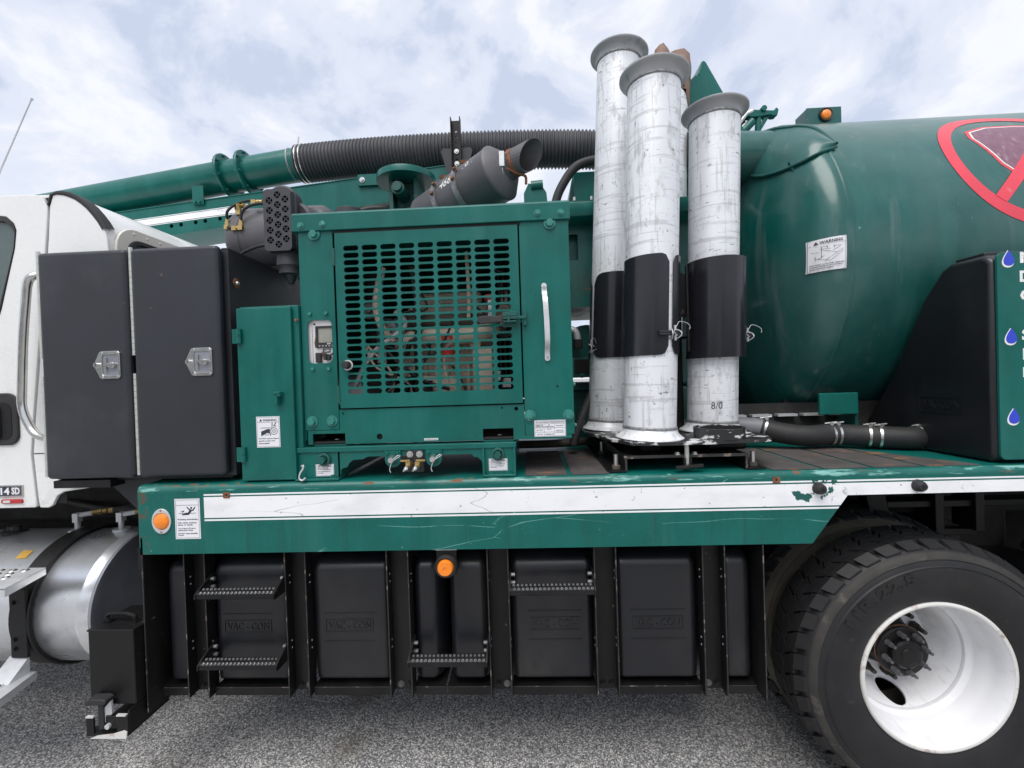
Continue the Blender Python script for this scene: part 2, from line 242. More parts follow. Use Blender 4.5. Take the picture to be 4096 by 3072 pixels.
# ------------------------------------------------------------------ mesh helpers
OFF = {}
def V3(a): return Vector(a)
def frame(d):
    d = Vector(d).normalized()
    a = Vector((0, 0, 1)) if abs(d.z) < .9 else Vector((1, 0, 0))
    x = a.cross(d).normalized(); y = d.cross(x).normalized()
    return x, y, d
class MB:
    def __init__(s): s.v = []; s.f = []
    def add(s, vs, fs):
        b = len(s.v); s.v += [tuple(p) for p in vs]; s.f += [tuple(b+i for i in q) for q in fs]; return s
    def box(s, x0, x1, y0, y1, z0, z1):
        return s.add([(x0, y0, z0), (x1, y0, z0), (x1, y1, z0), (x0, y1, z0), (x0, y0, z1), (x1, y0, z1), (x1, y1, z1), (x0, y1, z1)],
                     [(0, 3, 2, 1), (4, 5, 6, 7), (0, 1, 5, 4), (1, 2, 6, 5), (2, 3, 7, 6), (3, 0, 4, 7)])
    def obox(s, c, h, mat=None):
        vs = []
        for dz in (-1, 1):
            for dx, dy in ((-1, -1), (1, -1), (1, 1), (-1, 1)):
                p = Vector((dx*h[0], dy*h[1], dz*h[2]))
                if mat: p = mat @ p
                vs.append(Vector(c)+p)
        return s.add(vs, [(0, 3, 2, 1), (4, 5, 6, 7), (0, 1, 5, 4), (1, 2, 6, 5), (2, 3, 7, 6), (3, 0, 4, 7)])
    def lathe(s, prof, p0, axis, n=32, a0=0., a1=2*PI):
        x, y, d = frame(axis); p0 = Vector(p0); full = abs(a1-a0-2*PI) < 1e-6
        k = n if full else n+1; vs = []; fs = []
        for r, t in prof:
            for i in range(k):
                a = a0+(a1-a0)*i/n
                vs.append(p0+d*t+(x*math.cos(a)+y*math.sin(a))*r)
        for j in range(len(prof)-1):
            for i in range(n):
                i2 = (i+1) % k if full else i+1
                fs.append((j*k+i, j*k+i2, (j+1)*k+i2, (j+1)*k+i))
        return s.add(vs, fs)
    def cyl(s, p0, p1, r0, r1=None, n=20):
        p0, p1 = Vector(p0), Vector(p1); r1 = r0 if r1 is None else r1
        x, y, d = frame(p1-p0); vs = []; fs = []
        for p, r in ((p0, r0), (p1, r1)):
            for i in range(n):
                a = 2*PI*i/n; vs.append(p+(x*math.cos(a)+y*math.sin(a))*r)
        for i in range(n): fs.append((i, (i+1) % n, n+(i+1) % n, n+i))
        fs.append(tuple(range(n-1, -1, -1))); fs.append(tuple(range(n, 2*n)))
        return s.add(vs, fs)
    def tube(s, path, r, n=10, caps=True):
        path = [Vector(p) for p in path]; rs = r if isinstance(r, (list, tuple)) else [r]*len(path)
        vs = []; fs = []; px = None
        for j, p in enumerate(path):
            d = (path[min(j+1, len(path)-1)]-path[max(j-1, 0)]).normalized()
            if px is None: px, py, _ = frame(d)
            else:
                px = (px-d*px.dot(d)).normalized(); py = d.cross(px)
            for i in range(n):
                a = 2*PI*i/n; vs.append(p+(px*math.cos(a)+py*math.sin(a))*rs[j])
        for j in range(len(path)-1):
            for i in range(n): fs.append((j*n+i, j*n+(i+1) % n, (j+1)*n+(i+1) % n, (j+1)*n+i))
        if caps:
            fs.append(tuple(range(n-1, -1, -1))); fs.append(tuple((len(path)-1)*n+i for i in range(n)))
        return s.add(vs, fs)
    def prism(s, poly, plane, a, b):
        f = {'xz': lambda p, t: (p[0], t, p[1]), 'yz': lambda p, t: (t, p[0], p[1]), 'xy': lambda p, t: (p[0], p[1], t)}[plane]
        n = len(poly); vs = [f(p, a) for p in poly]+[f(p, b) for p in poly]
        fs = [tuple(range(n)), tuple(range(2*n-1, n-1, -1))]+[(i, n+i, n+(i+1) % n, (i+1) % n) for i in range(n)]
        return s.add(vs, fs)
    def plate(s, outer, holes, plane, a, b):
        f = {'xz': lambda p, t: (p[0], t, p[1]), 'yz': lambda p, t: (t, p[0], p[1]), 'xy': lambda p, t: (p[0], p[1], t)}[plane]
        bm = bmesh.new(); edges = []
        for lp in [outer]+list(holes):
            vv = [bm.verts.new((p[0], p[1], 0)) for p in lp]
            for i in range(len(vv)): edges.append(bm.edges.new((vv[i], vv[(i+1) % len(vv)])))
        bmesh.ops.triangle_fill(bm, use_beauty=True, use_dissolve=False, edges=edges, normal=(0, 0, 1))
        bm.verts.index_update()
        P2 = [(v.co.x, v.co.y) for v in bm.verts]; n = len(P2)
        vs = [f(p, a) for p in P2]+[f(p, b) for p in P2]; fs = []
        for fc in bm.faces:
            q = [v.index for v in fc.verts]; fs.append(tuple(q)); fs.append(tuple(n+i for i in reversed(q)))
        for e in edges:
            i, j = e.verts[0].index, e.verts[1].index; fs.append((i, j, n+j, n+i))
        bm.free(); return s.add(vs, fs)
    def build(s, name, mat, parent=None, bevel=0, sharp=35, kind=None, seg=2):
        me = bpy.data.meshes.new(name)
        o = bpy.data.objects.new(name, me)
        off = OFF.get(parent.name, Vector((0, 0, 0))) if parent else Vector((0, 0, 0))
        me.from_pydata([(p[0]-off[0], p[1]-off[1], p[2]-off[2]) for p in s.v], [], s.f)
        bm = bmesh.new(); bm.from_mesh(me); bmesh.ops.recalc_face_normals(bm, faces=bm.faces); bm.to_mesh(me); bm.free()
        me.polygons.foreach_set('use_smooth', [True]*len(me.polygons)); me.set_sharp_from_angle(angle=R(sharp))
        me.materials.append(MAT[mat]); col.objects.link(o)
        if bevel:
            bv = o.modifiers.new('bevel', 'BEVEL'); bv.width = bevel; bv.segments = seg; bv.limit_method = 'ANGLE'; bv.angle_limit = R(40); bv.harden_normals = True
        if parent: o.parent = parent
        OFF[o.name] = off
        if kind: o['kind'] = kind
        return o
def tag(o, label, cat, group=None):
    o['label'] = label; o['category'] = cat
    if group: o['group'] = group
    return o
def thing(name, loc, label, cat, group=None):
    o = bpy.data.objects.new(name, None); o.empty_display_size = .1; o.location = loc; col.objects.link(o); OFF[o.name] = Vector(loc)
    return tag(o, label, cat, group)
def part_empty(name, parent):
    o = bpy.data.objects.new(name, None); o.empty_display_size = .05; col.objects.link(o); o.parent = parent; OFF[o.name] = OFF[parent.name]; return o
SH = {}
def inst(name, key, maker, mat, parent, loc, rot=None):
    """piece sharing mesh data with its alike pieces"""
    k = (key, mat)
    if k not in SH:
        mb = MB(); maker(mb); o = mb.build(name, mat); SH[k] = o.data; bpy.data.objects.remove(o)
    o = bpy.data.objects.new(name, SH[k]); col.objects.link(o)
    if parent: o.parent = parent; OFF[o.name] = OFF[parent.name]
    o.location = Vector(loc)-(OFF[parent.name] if parent else Vector((0, 0, 0)))
    if rot: o.rotation_euler = rot
    return o
def hexbolt(mb, r, washer=True):
    if washer: mb.cyl((0, 0, 0), (0, -r*.25, 0), r*1.45, n=18)
    mb.cyl((0, -r*.25, 0), (0, -r*1.0, 0), r, r*.92, n=6)
def bolt(parent, p, r=.012, mat='green', rot=None, name='bolt', washer=True):
    return inst(name, ('bolt', r, washer), lambda mb: hexbolt(mb, r, washer), mat, parent, p, rot)
def rrect(x0, x1, z0, z1, r, n=4):
    pts = []
    for cx, cz, a in ((x1-r, z0+r, -90), (x1-r, z1-r, 0), (x0+r, z1-r, 90), (x0+r, z0+r, 180)):
        for i in range(n+1):
            t = R(a+90*i/n); pts.append((cx+r*math.cos(t), cz+r*math.sin(t)))
    return pts
def circ(cx, cz, r, n=16, rz=None):
    return [(cx+r*math.cos(2*PI*i/n), cz+(rz or r)*math.sin(2*PI*i/n)) for i in range(n)]
def text_polys(body, res=2, bold=0.):
    cu = bpy.data.curves.new('t', 'FONT'); cu.body = body; cu.offset = bold; cu.resolution_u = res; cu.align_x = 'LEFT'
    o = bpy.data.objects.new('t', cu); col.objects.link(o)
    dg = bpy.context.evaluated_depsgraph_get(); me = bpy.data.meshes.new_from_object(o.evaluated_get(dg))
    vs = [tuple(v.co) for v in me.vertices]; fs = [tuple(p.vertices) for p in me.polygons]
    bpy.data.objects.remove(o); bpy.data.curves.remove(cu); bpy.data.meshes.remove(me)
    return vs, fs
def text_into(mb, body, x0, x1, z0, z1, mapf, thick=.0006, bold=0.):
    """letters fitted to a rectangle in (x,z); mapf(x,z,h) -> world point, h = height above the surface"""
    vs, fs = text_polys(body, 2, bold)
    if not vs: return
    ax, bx = min(v[0] for v in vs), max(v[0] for v in vs); az, bz = min(v[1] for v in vs), max(v[1] for v in vs)
    sx = (x1-x0)/max(bx-ax, 1e-6); sz = (z1-z0)/max(bz-az, 1e-6)
    P2 = [(x0+(v[0]-ax)*sx, z0+(v[1]-az)*sz) for v in vs]; n = len(P2)
    bnd = {}
    for f in fs:
        for i in range(len(f)):
            e = (f[i], f[(i+1) % len(f)]); bnd[e] = 1
    side = [(a, b) for (a, b) in bnd if (b, a) not in bnd]
    W = [mapf(p[0], p[1], thick) for p in P2]+[mapf(p[0], p[1], 0) for p in P2]
    mb.add(W, list(fs)+[(b, a, n+a, n+b) for a, b in side])
def flat(y): return lambda x, z, h: (x, y-h, z)
def lettering(parent, y, rows, mat='ink', name='lettering', bold=.012):
    mb = MB()
    for body, x0, x1, z0, z1 in rows: text_into(mb, body, x0, x1, z0, z1, flat(y), bold=bold)
    return mb.build(name, mat, parent)
def border(mb, x0, x1, z0, z1, y, w=.001):
    for a in ((x0, x1, z0, z0+w), (x0, x1, z1-w, z1), (x0, x0+w, z0+w, z1-w), (x1-w, x1, z0+w, z1-w)): mb.box(a[0], a[1], y-.0006, y, a[2], a[3])
def bez(pts, n=8):
    """Catmull-Rom through points"""
    pts = [Vector(p) for p in pts]; out = []
    for i in range(len(pts)-1):
        p0 = pts[max(i-1, 0)]; p1 = pts[i]; p2 = pts[i+1]; p3 = pts[min(i+2, len(pts)-1)]
        for k in range(n):
            t = k/n; out.append(.5*((2*p1)+(p2-p0)*t+(2*p0-5*p1+4*p2-p3)*t*t+(3*p1-p0-3*p2+p3)*t**3))
    out.append(pts[-1]); return out

# ================================================================== SETTING
gr = MB().add([(-400, -400, 0), (400, -400, 0), (400, 400, 0), (-400, 400, 0)], [(0, 1, 2, 3)]).build('asphalt_ground', 'asphalt', kind='structure')

# wood along the far side of the yard, behind the viewer (it shows in the cab window)
random.seed(5); tl = MB()
for k in range(150):
    cx = random.uniform(-75, 75); cy = -random.uniform(36, 50); h = random.uniform(5, 9.5)
    for q in range(90):
        a = random.uniform(0, 2*PI); rr = random.uniform(.2, 1)**.5*h*.33; z = random.uniform(.06, 1)*h; rr *= math.sin(PI*min(1, (z/h)*.75+.25))**.6+.1
        p = Vector((cx+rr*math.cos(a), cy+rr*math.sin(a), z)); u_ = Vector((random.uniform(-1, 1), random.uniform(-1, 1), random.uniform(-1, 1))).normalized()*random.uniform(.35, .8); v_ = u_.orthogonal().normalized()*u_.length
        tl.add([p-u_, p+v_*.7, p+u_, p-v_*.7], [(0, 1, 2, 3)])
tag(tl.build('wood', 'leaves', kind='stuff'), 'row of green trees along the far side of the yard', 'trees')

# ================================================================== TRUCK (cab, deck, skirt, wheels, chassis)
truck = thing('vacuum_truck', (0, 1.2, 0), 'white cabbed truck with long green deck, white striped side skirt and dual rear wheels', 'truck')
# chassis
for y0 in (.80, 1.55):
    MB().box(-6.0, 6.0, y0, y0+.09, .72, 1.02).build('chassis_rail', 'grime', truck, bevel=.01)
for x0 in (-2.7, -1.2, .2, 1.2): MB().box(x0, x0+.12, .89, 1.55, .78, .98).build('cross_member', 'grime', truck)
MB().box(-1.6, 4.6, 2.40, 2.44, .40, 1.24).build('far_side_skirt', 'green_skirt', truck)
MB().box(-5.2, -1.7, 2.0, 2.34, .45, 1.2).build('far_side_box', 'black_steel', truck)
gb = MB().cyl((-2.9, 1.2, .8), (-1.9, 1.2, .78), .24, .17, n=20); gb.cyl((-1.9, 1.2, .78), (1.0, 1.2, .62), .055, n=14)
gb.build('gearbox', 'grime', truck)
MB().box(-3.4, -1.72, .62, .80, .98, 1.22).build('air_box', 'grime', truck, bevel=.03)
hb = MB()
for k in range(4):
    yy = .45+.07*k
    hb.tube(bez([(-2.6, yy+.1, 1.13-.03*k), (-2.1, yy, 1.09-.04*k), (-1.75, yy+.05, 1.14-.02*k), (-1.5, yy+.2, 1.1)]), .011+.003*(k % 2), 8)
hb.build('air_line', 'rubber', truck)
# deck: one folded sheet, rounded front edge
prof = [(.60, 1.27), (.60, 1.312)]
deck = MB()
pr = [(2.44, 1.285), (2.44, 1.311), (.022, 1.311), (.012, 1.308), (.004, 1.301), (.0, 1.29), (.0, 1.285)]
deck.prism(pr, 'yz', -1.598, 4.6)
deck_o = deck.build('deck', 'green_deck', truck, sharp=50)
# side skirt with cut-away over the wheel
sk = [(-1.598, 1.033), (1.052, 1.033), (1.186, 1.214), (4.6, 1.224), (4.6, 1.285), (-1.598, 1.285)]
skirt = MB().prism(sk, 'xz', .0, .012).build('side_skirt', 'green_skirt', truck)
MB().box(-1.598, -1.586, .012, .8, 1.033, 1.285).build('front_skirt_end', 'green_skirt', truck)
MB().box(-1.59, 1.03, .012, .05, 1.033, 1.039).build('skirt_return', 'green_skirt', truck)
# stripe: three painted bands
for z0, z1, xa in ((1.2665, 1.2725, -1.322), (1.1770, 1.2605, -1.322), (1.1645, 1.1710, -1.322)):
    xe = 4.6
    if z0 < 1.2:
        f = lambda z: 1.052+(z-1.033)*(.134/.181)
        if z0 < 1.17: MB().prism([(xa, z0), (f(z0)-.001, z0), (f(z1)-.001, z1), (xa, z1)], 'xz', -.0012, 0).build('stripe', 'white_stripe', skirt)
        else: MB().prism([(xa, z0), (f(z0)-.001, z0), (1.185, 1.2145), (4.6, 1.2245), (4.6, z1), (xa, z1)], 'xz', -.0012, 0).build('stripe', 'white_stripe', skirt)
    else: MB().box(xa, xe, -.0012, 0, z0, z1).build('stripe', 'white_stripe', skirt)
# chipped stand-offs / old bolt holes with bare patches
for x, z in ((-1.227, 1.268), (.923, 1.279)):
    MB().plate(rrect(x-.014, x+.014, z-.013, z+.011, .004), [circ(x, z, .0045, 8)], 'xz', -.003, 0).build('bare_patch', 'rust', skirt)
    MB().cyl((x, -.0035, z), (x, -.0005, z), .0042, n=8).build('hole', 'dark', skirt)
for x, z in ((1.077, 1.243), (1.439, 1.246)):
    mb = MB().lathe([(0, -.03), (.014, -.03), (.019, -.022), (.022, -.008), (.023, 0)], (x, 0, z), (0, 1, 0), 20)
    mb.build('rubber_bumper', 'rubber', skirt); MB().cyl((x, -.0315, z), (x, -.0302, z), .007, n=10).build('bumper_bolt', 'dark', skirt)
# oval amber side lamp
mb = MB().plate(circ(-1.499, 1.168, .040, 24, .051), [circ(-1.499, 1.168, .0335, 24)], 'xz', -.006, 0)
mb.build('lamp_bezel', 'galv', skirt, bevel=.002)
MB().lathe([(0, -.017), (.018, -.0155), (.029, -.010), (.0335, 0)], (-1.499, 0, 1.168), (0, 1, 0), 24).build('lamp_lens', 'amber', skirt)
for dz in (.0435, -.0435): bolt(skirt, (-1.499, -.006, 1.168+dz), .003, 'rust', name='screw', washer=False)
# rotating driveshaft notice
x0, x1, z0, z1 = -1.444, -1.340, 1.094, 1.256
MB().box(x0, x1, -.0014, 0, z0, z1).build('notice_sticker', 'decal_white', skirt)
mb = MB(); border(mb, x0+.004, x1-.004, z0+.004, z1-.004, -.0014, .0008); mb.box(x0+.004, x1-.004, -.002, -.0014, z1-.026, z1-.025)
# pictogram: fallen figure on a shaft
fx, fz = -1.392, 1.2
mb.box(fx-.036, fx+.036, -.002, -.0014, fz-.003, fz-.0015)
mb.cyl((fx+.017, -.002, fz+.019), (fx+.017, -.0014, fz+.019), .0042, n=12)
for poly in ([(-.004, -.008), (.006, -.009), (.022, .010), (.013, .014)], [(.013, .012), (.0, .024), (-.003, .022), (.010, .008)], [(.020, .010), (.032, .024), (.035, .022), (.024, .006)],
             [(-.022, -.010), (-.002, -.009), (.004, -.004), (-.004, .001), (-.014, -.004), (-.022, -.005)], [(-.028, .004), (-.012, .010), (-.016, .002)]):
    mb.prism([(fx+a, fz+c) for a, c in poly], 'xz', -.002, -.0014)
mb.build('pictogram', 'ink', skirt)
lettering(skirt, -.0014, [('Rotating driveshafts.', x0+.011, x1-.008, 1.169, 1.176), ('Can cause serious', x0+.011, x1-.016, 1.157, 1.163), ('injury or death.', x0+.011, x1-.03, 1.147, 1.154),
    ('Turn engine OFF before', x0+.012, x1-.02, 1.134, 1.139), ('getting under vehicle.', x0+.012, x1-.03, 1.126, 1.132), ('DO NOT rotate driveshafts', x0+.012, x1-.012, 1.114, 1.119), ('by hand.', x0+.012, x1-.07, 1.106, 1.112)])
# anti-slip strips on deck
def strip(xa, xb, ya, yb, sk=0.):
    MB().prism([(xa, ya), (xb, ya), (xb+sk, yb), (xa+sk, yb)], 'xy', 1.3113, 1.3142).build('anti_slip_strip', 'tread', deck_o)
for a, b, y1 in ((-.03, .135, .58), (.152, .30, .58)): strip(a, b, .018, y1)
for a, b, y0, y1 in ((.92, 1.095, .018, .5), (1.112, 1.283, .02, .5), (1.300, 1.472, .02, .49)): strip(a, b, y0, y1)
MB().prism([(1.488, .022), (1.69, .022), (1.53, .34), (1.488, .46)], 'xy', 1.3113, 1.3142).build('anti_slip_strip', 'tread', deck_o)

# ---------------- wheels
WX, WZ = 1.524, .5
def tyre_profile():
    # (radius, y) from outer bead round to the inner bead, y measured from the outer bulge
    return [(.286, .035), (.300, .022), (.340, .010), (.385, .0), (.425, .002), (.450, .010), (.466, .020), (.476, .026), (.486, .034), (.494, .044), (.498, .06), (.500, .09), (.501, .14),
            (.500, .19), (.498, .22), (.490, .24), (.470, .258), (.43, .278), (.385, .28), (.34, .27), (.30, .258), (.286, .245)]
def tread_blocks(mb, y0, WX, ks=1.):
    n = 38; da = 2*PI/n
    def blk(ya, yb, a, b, sk, r0=.507, r1=.520, sh=0.):
        vs = []
        for r in (r0, r1):
            for yy, t in ((ya, 0.), (yb, 1.)):
                for ang in (a+sk*t, b+sk*t):
                    rr = r-(sh if (yy == ya and r == r1) else 0)
                    vs.append((WX+rr*ks*math.cos(ang), y0+yy*.9, WZ+rr*ks*math.sin(ang)))
        mb.add(vs, [(0, 1, 3, 2), (4, 6, 7, 5), (0, 4, 5, 1), (2, 3, 7, 6), (0, 2, 6, 4), (1, 5, 7, 3)])
    for i in range(n):
        a = i*da
        blk(.036, .074, a, a+da*.72, da*.16, r0=.465, sh=.022)
        blk(.0745, .100, a+da*.18, a+da*1.12, da*.12, r0=.49)
        blk(.105, .138, a+da*.4, a+da*1.28, da*.25, r0=.49)
        blk(.145, .178, a+da*.05, a+da*.93, -da*.25, r0=.49)
        blk(.185, .248, a, a+da*.84, -da*.28, r0=.47)
    return mb
def wheel(y0, outer, WX=WX):
    wh = part_empty('wheel', truck)
    ks = 1. if outer else 1.03
    rot = [(r*ks, y0+t*.90) for r, t in tyre_profile()]
    MB().lathe(rot, (WX, 0, WZ), (0, 1, 0), 96).build('tyre', 'tyre' if outer else 'tyre_dusty', wh, sharp=60)
    tread_blocks(MB(), y0, WX, ks).build('tread_blocks', 'tyre', wh, kind='stuff')
    # shoulder ring, scuffed
    MB().lathe([(r_*ks, t_) for r_, t_ in ((.456, y0+.0125), (.461, y0+.0090), (.470, y0+.0130), (.478, y0+.0185), (.484, y0+.027))], (WX, 0, WZ), (0, 1, 0), 96).build('shoulder_rib', 'tyre_rib' if outer else 'tyre_dusty', wh)
    MB().lathe([(.432, y0+.0035), (.435, y0+.0005), (.439, y0+.006)], (WX, 0, WZ), (0, 1, 0), 96).build('sidewall_rib', 'tyre', wh)
    return wh
wo = wheel(0.0, True)
wi = wheel(.328, False)
for q_ in ((0., 1.32), (.335, 1.32), (1.845, 0.), (2.16, 0.), (1.845, 1.32)): wheel(q_[0], False, WX+q_[1])
# rim: closed profile so that the hand holes cut through
rp = [(.290, .030), (.2895, .022), (.284, .018), (.277, .021), (.273, .030), (.269, .046), (.264, .075), (.262, .105), (.256, .114), (.253, .150), (.248, .158), (.241, .162), (.235, .168), (.2335, .176), (.2345, .183), (.231, .190),
      (.224, .205), (.214, .232), (.204, .258), (.194, .284), (.188, .297), (.184, .304), (.176, .306), (.150, .306), (.118, .306),
      (.118, .316), (.180, .316), (.194, .312), (.204, .29), (.216, .26), (.228, .23), (.240, .20), (.250, .185), (.264, .15), (.272, .105), (.279, .07), (.286, .045), (.290, .030)]
rim = MB().lathe(rp, (WX, 0, WZ), (0, 1, 0), 96).build('rim', 'rim_white', wo, sharp=32)
for ang in (R(268), R(88)):
    rc, yc_, nr, ny_ = .208, .247, .932, .362
    er = Vector((math.cos(ang), 0, math.sin(ang))); et = Vector((-math.sin(ang), 0, math.cos(ang))); ey = Vector((0, 1, 0))
    nv = er*nr+ey*ny_; av = ey*nr-er*ny_; cc = Vector((WX, yc_, WZ))+er*rc; ring_ = [et*.047*math.cos(2*PI*i/36)+av*.062*math.sin(2*PI*i/36) for i in range(36)]
    cut = MB().add([cc-nv*.06+q for q in ring_]+[cc+nv*.06+q for q in ring_], [tuple(range(35, -1, -1)), tuple(range(36, 72))]+[(i, (i+1) % 36, 36+(i+1) % 36, 36+i) for i in range(36)]).build('cutter', 'dark')
    bo = rim.modifiers.new('hole', 'BOOLEAN'); bo.object = cut; bo.operation = 'DIFFERENCE'; bo.solver = 'EXACT'
    cut.location = -OFF['vacuum_truck']*0
    cut.parent = None
# bake booleans
bpy.context.view_layer.update()
dg = bpy.context.evaluated_depsgraph_get()
newme = bpy.data.meshes.new_from_object(rim.evaluated_get(dg))
rim.modifiers.clear(); rim.data = newme
for o in [o for o in bpy.data.objects if o.name.startswith('cutter')]: bpy.data.objects.remove(o)
MB().lathe([(.2905, .033), (.291, .0215), (.284, .0165), (.2765, .020)], (WX, 0, WZ), (0, 1, 0), 96).build('rim_lip', 'rim_lip', wo, sharp=70)
# hub
MB().lathe([(0, .150), (.028, .150), (.031, .154), (.052, .156), (.060, .162), (.062, .172), (.062, .180), (.098, .180), (.104, .184), (.104, .196), (.094, .200), (.100, .23), (.112, .30)], (WX, 0, WZ), (0, 1, 0), 40).build('hub', 'black_steel', wo, sharp=30)
MB().lathe([(.104, .1965), (.106, .199), (.104, .203)], (WX, 0, WZ), (0, 1, 0), 40).build('gasket_ring', 'rust', wo)
for k in range(8):
    a = 2*PI*k/8+.2; p = (WX+.081*math.cos(a), 0, WZ+.081*math.sin(a))
    mb = MB().cyl((p[0], .182, p[2]), (p[0], .168, p[2]), .013, .010, n=10); mb.cyl((p[0], .168, p[2]), (p[0], .138, p[2]), .0062, n=8); mb.cyl((p[0], .168, p[2]), (p[0], .156, p[2]), .0105, n=6)
    mb.build('hub_stud', 'muffler', wo)
for k in range(10):
    a = 2*PI*k/10+.35; p = (WX+.143*math.cos(a), 0, WZ+.143*math.sin(a))
    mb = MB().cyl((p[0], .297, p[2]), (p[0], .270, p[2]), .019, .017, n=6); mb.cyl((p[0], .270, p[2]), (p[0], .232, p[2]), .011, .009, n=8)
    mb.build('wheel_nut', 'tyre_rib', wo)
# brake drum behind and sidewall lettering
MB().lathe([(0, .40), (.20, .40), (.20, .33), (.13, .312)], (WX, 0, WZ), (0, 1, 0), 40).build('brake_drum', 'grime', wo)
def arcmap(r0, y):
    def f(x, z, h):
        a = R(90)-x/r0; rr = r0+z
        return (WX+rr*math.cos(a), y(rr)-h, WZ+rr*math.sin(a))
    return f
mb = MB(); text_into(mb, '11R 22.5', -.405*R(58)*1.0, -.405*R(14), -.021, .021, arcmap(.405, lambda rr: .0012), .004, .025)
mb.build('sidewall_lettering', 'tyre', wo)
# suspension arm, bracket and frame bits above the wheel
MB().prism([(1.521, 1.215), (1.617, 1.215), (1.675, .90), (1.592, .90)], 'xz', .40, .46).build('hanger_bracket', 'black_steel', truck, bevel=.006)
mb = MB().box(1.66, 2.5, .42, .50, 1.03, 1.06); mb.box(1.86, 1.90, .40, .52, .90, 1.10); mb.box(2.04, 2.08, .40, .52, .92, 1.10); mb.box(1.86, 2.08, .44, .48, .89, .92)
mb.build('mudguard_bracket', 'black_steel', truck, bevel=.004)
MB().box(1.2, 4.2, .60, .66, .95, 1.28).build('inner_frame', 'grime', truck)
MB().box(.95, 1.1, .55, .9, .55, 1.05).build('spring_hanger', 'grime', truck, bevel=.02)
MB().cyl((WX, .3, WZ), (WX, 2.2, WZ), .09, n=20).build('axle', 'grime', truck)
MB().prism([(1.45, .42), (2.95, .42), (2.9, .60), (2.4, .74), (2.0, .74), (1.5, .60)], 'xz', .70, .80).build('walking_beam', 'grime', truck, bevel=.02)
MB().box(1.95, 2.45, .66, .80, .74, 1.0).build('saddle_block', 'grime', truck, bevel=.02)
MB().cyl((1.95, .66, .86), (1.95, .48, .86), .10, n=24).build('brake_chamber', 'grime', truck, bevel=.01)
MB().box(1.05, 4.5, 1.0, 1.1, .45, 1.0).build('centre_beam', 'grime', truck)

# ---------------- cab
CABP = [(-5.0, 1.215), (-1.80, 1.30), (-1.772, 1.34), (-1.772, 2.30), (-1.776, 2.35), (-1.787, 2.396), (-1.806, 2.430), (-1.830, 2.462), (-1.858, 2.492), (-1.885, 2.515), (-1.912, 2.533), (-1.940, 2.545), (-1.97, 2.5515), (-2.01, 2.553), (-5.0, 2.553)]
def cabbox():
    return MB().prism(CABP, 'xz', .112, 2.33)
cab = cabbox().build('cab', 'white_cab', truck, sharp=30)
# door skin with window opening
win = [(-3.35, 2.03), (-2.295, 2.03), (-2.272, 2.042), (-2.262, 2.07), (-2.19, 2.327), (-2.180, 2.402), (-2.189, 2.43), (-2.223, 2.461), (-2.27, 2.468), (-3.35, 2.468)]
dl = [(-3.5, 1.207), (-2.150, 1.207), (-2.142, 1.215), (-2.158, 1.44), (-2.140, 1.60), (-2.090, 1.997), (-2.048, 2.36), (-2.035, 2.50), (-2.06, 2.545), (-2.12, 2.552), (-3.5, 2.552)]
# keep the opening inside the outline
MB().plate(dl, [win], 'xz', .096, .1135).build('cab_door', 'white_cab', cab, bevel=.004)
MB().plate([(x, z) for x, z in win], [[(x*.985-.035 if x > -3 else x+.03, 2.245+(z-2.245)*.90) for x, z in win]], 'xz', .0925, .104).build('window_seal', 'rubber', cab, bevel=.003)
MB().prism(win, 'xz', .105, .109).build('side_window', 'glass', cab)
MB().box(-3.3, -2.2, .114, .116, 2.04, 2.46).build('window_backing', 'dark', cab)
# quarter panel behind the door, running under the tool cabinet
qp = [(-2.130, 1.206), (-2.092, 1.205), (-2.073, 1.215), (-2.050, 1.255), (-2.02, 1.272), (-1.829, 1.296), (-1.80, 1.31), (-1.774, 1.35), (-1.774, 2.30), (-1.778, 2.35), (-1.789, 2.394), (-1.808, 2.428), (-1.832, 2.460), (-1.860, 2.490), (-1.887, 2.513), (-1.914, 2.531), (-1.942, 2.543), (-1.97, 2.549), (-2.008, 2.5505),
      (-2.026, 2.50), (-2.038, 2.36), (-2.081, 1.997), (-2.131, 1.60), (-2.149, 1.44), (-2.136, 1.25)]
MB().prism(qp, 'xz', .0975, .113).build('quarter_panel', 'white_cab', cab, bevel=.004)
MB().prism([(-2.145, 1.438), (-1.78, 1.438), (-1.78, 1.442), (-2.145, 1.442)], 'xz', .0968, .0978).build('panel_seam', 'dark', cab)
MB().box(-2.16, -2.02, .110, .1125, 1.22, 2.54).build('door_gap', 'dark', cab)
# rubber trim over the roof corner
arc = [(-2.030, 2.50), (-2.015, 2.545), (-1.99, 2.5535), (-1.96, 2.552), (-1.932, 2.545), (-1.905, 2.5325), (-1.878, 2.513), (-1.852, 2.490), (-1.826, 2.459), (-1.802, 2.426), (-1.783, 2.392)]
mb = MB(); vs_ = []
for i, (x, z) in enumerate(arc):
    x2, z2 = arc[min(i+1, len(arc)-1)]; x1, z1 = arc[max(i-1, 0)]; tx, tz = x2-x1, z2-z1; l_ = math.hypot(tx, tz); nx, nz = -tz/l_, tx/l_
    if nz < 0: nx, nz = -nx, -nz
    w_ = .0035+.011*min(1, i/4)
    vs_ += [(x-nx*w_, .0955, z-nz*w_), (x-nx*w_*.3, .0915, z-nz*w_*.3), (x+nx*.006, .0945, z+nz*.006), (x+nx*.008, .115+.02*min(1, i/4), z+nz*.008)]
mb.add(vs_, [(4*i+k, 4*i+k+1, 4*i+k+5, 4*i+k+4) for i in range(len(arc)-1) for k in range(3)])
mb.build('roof_trim', 'rubber', cab, sharp=60)
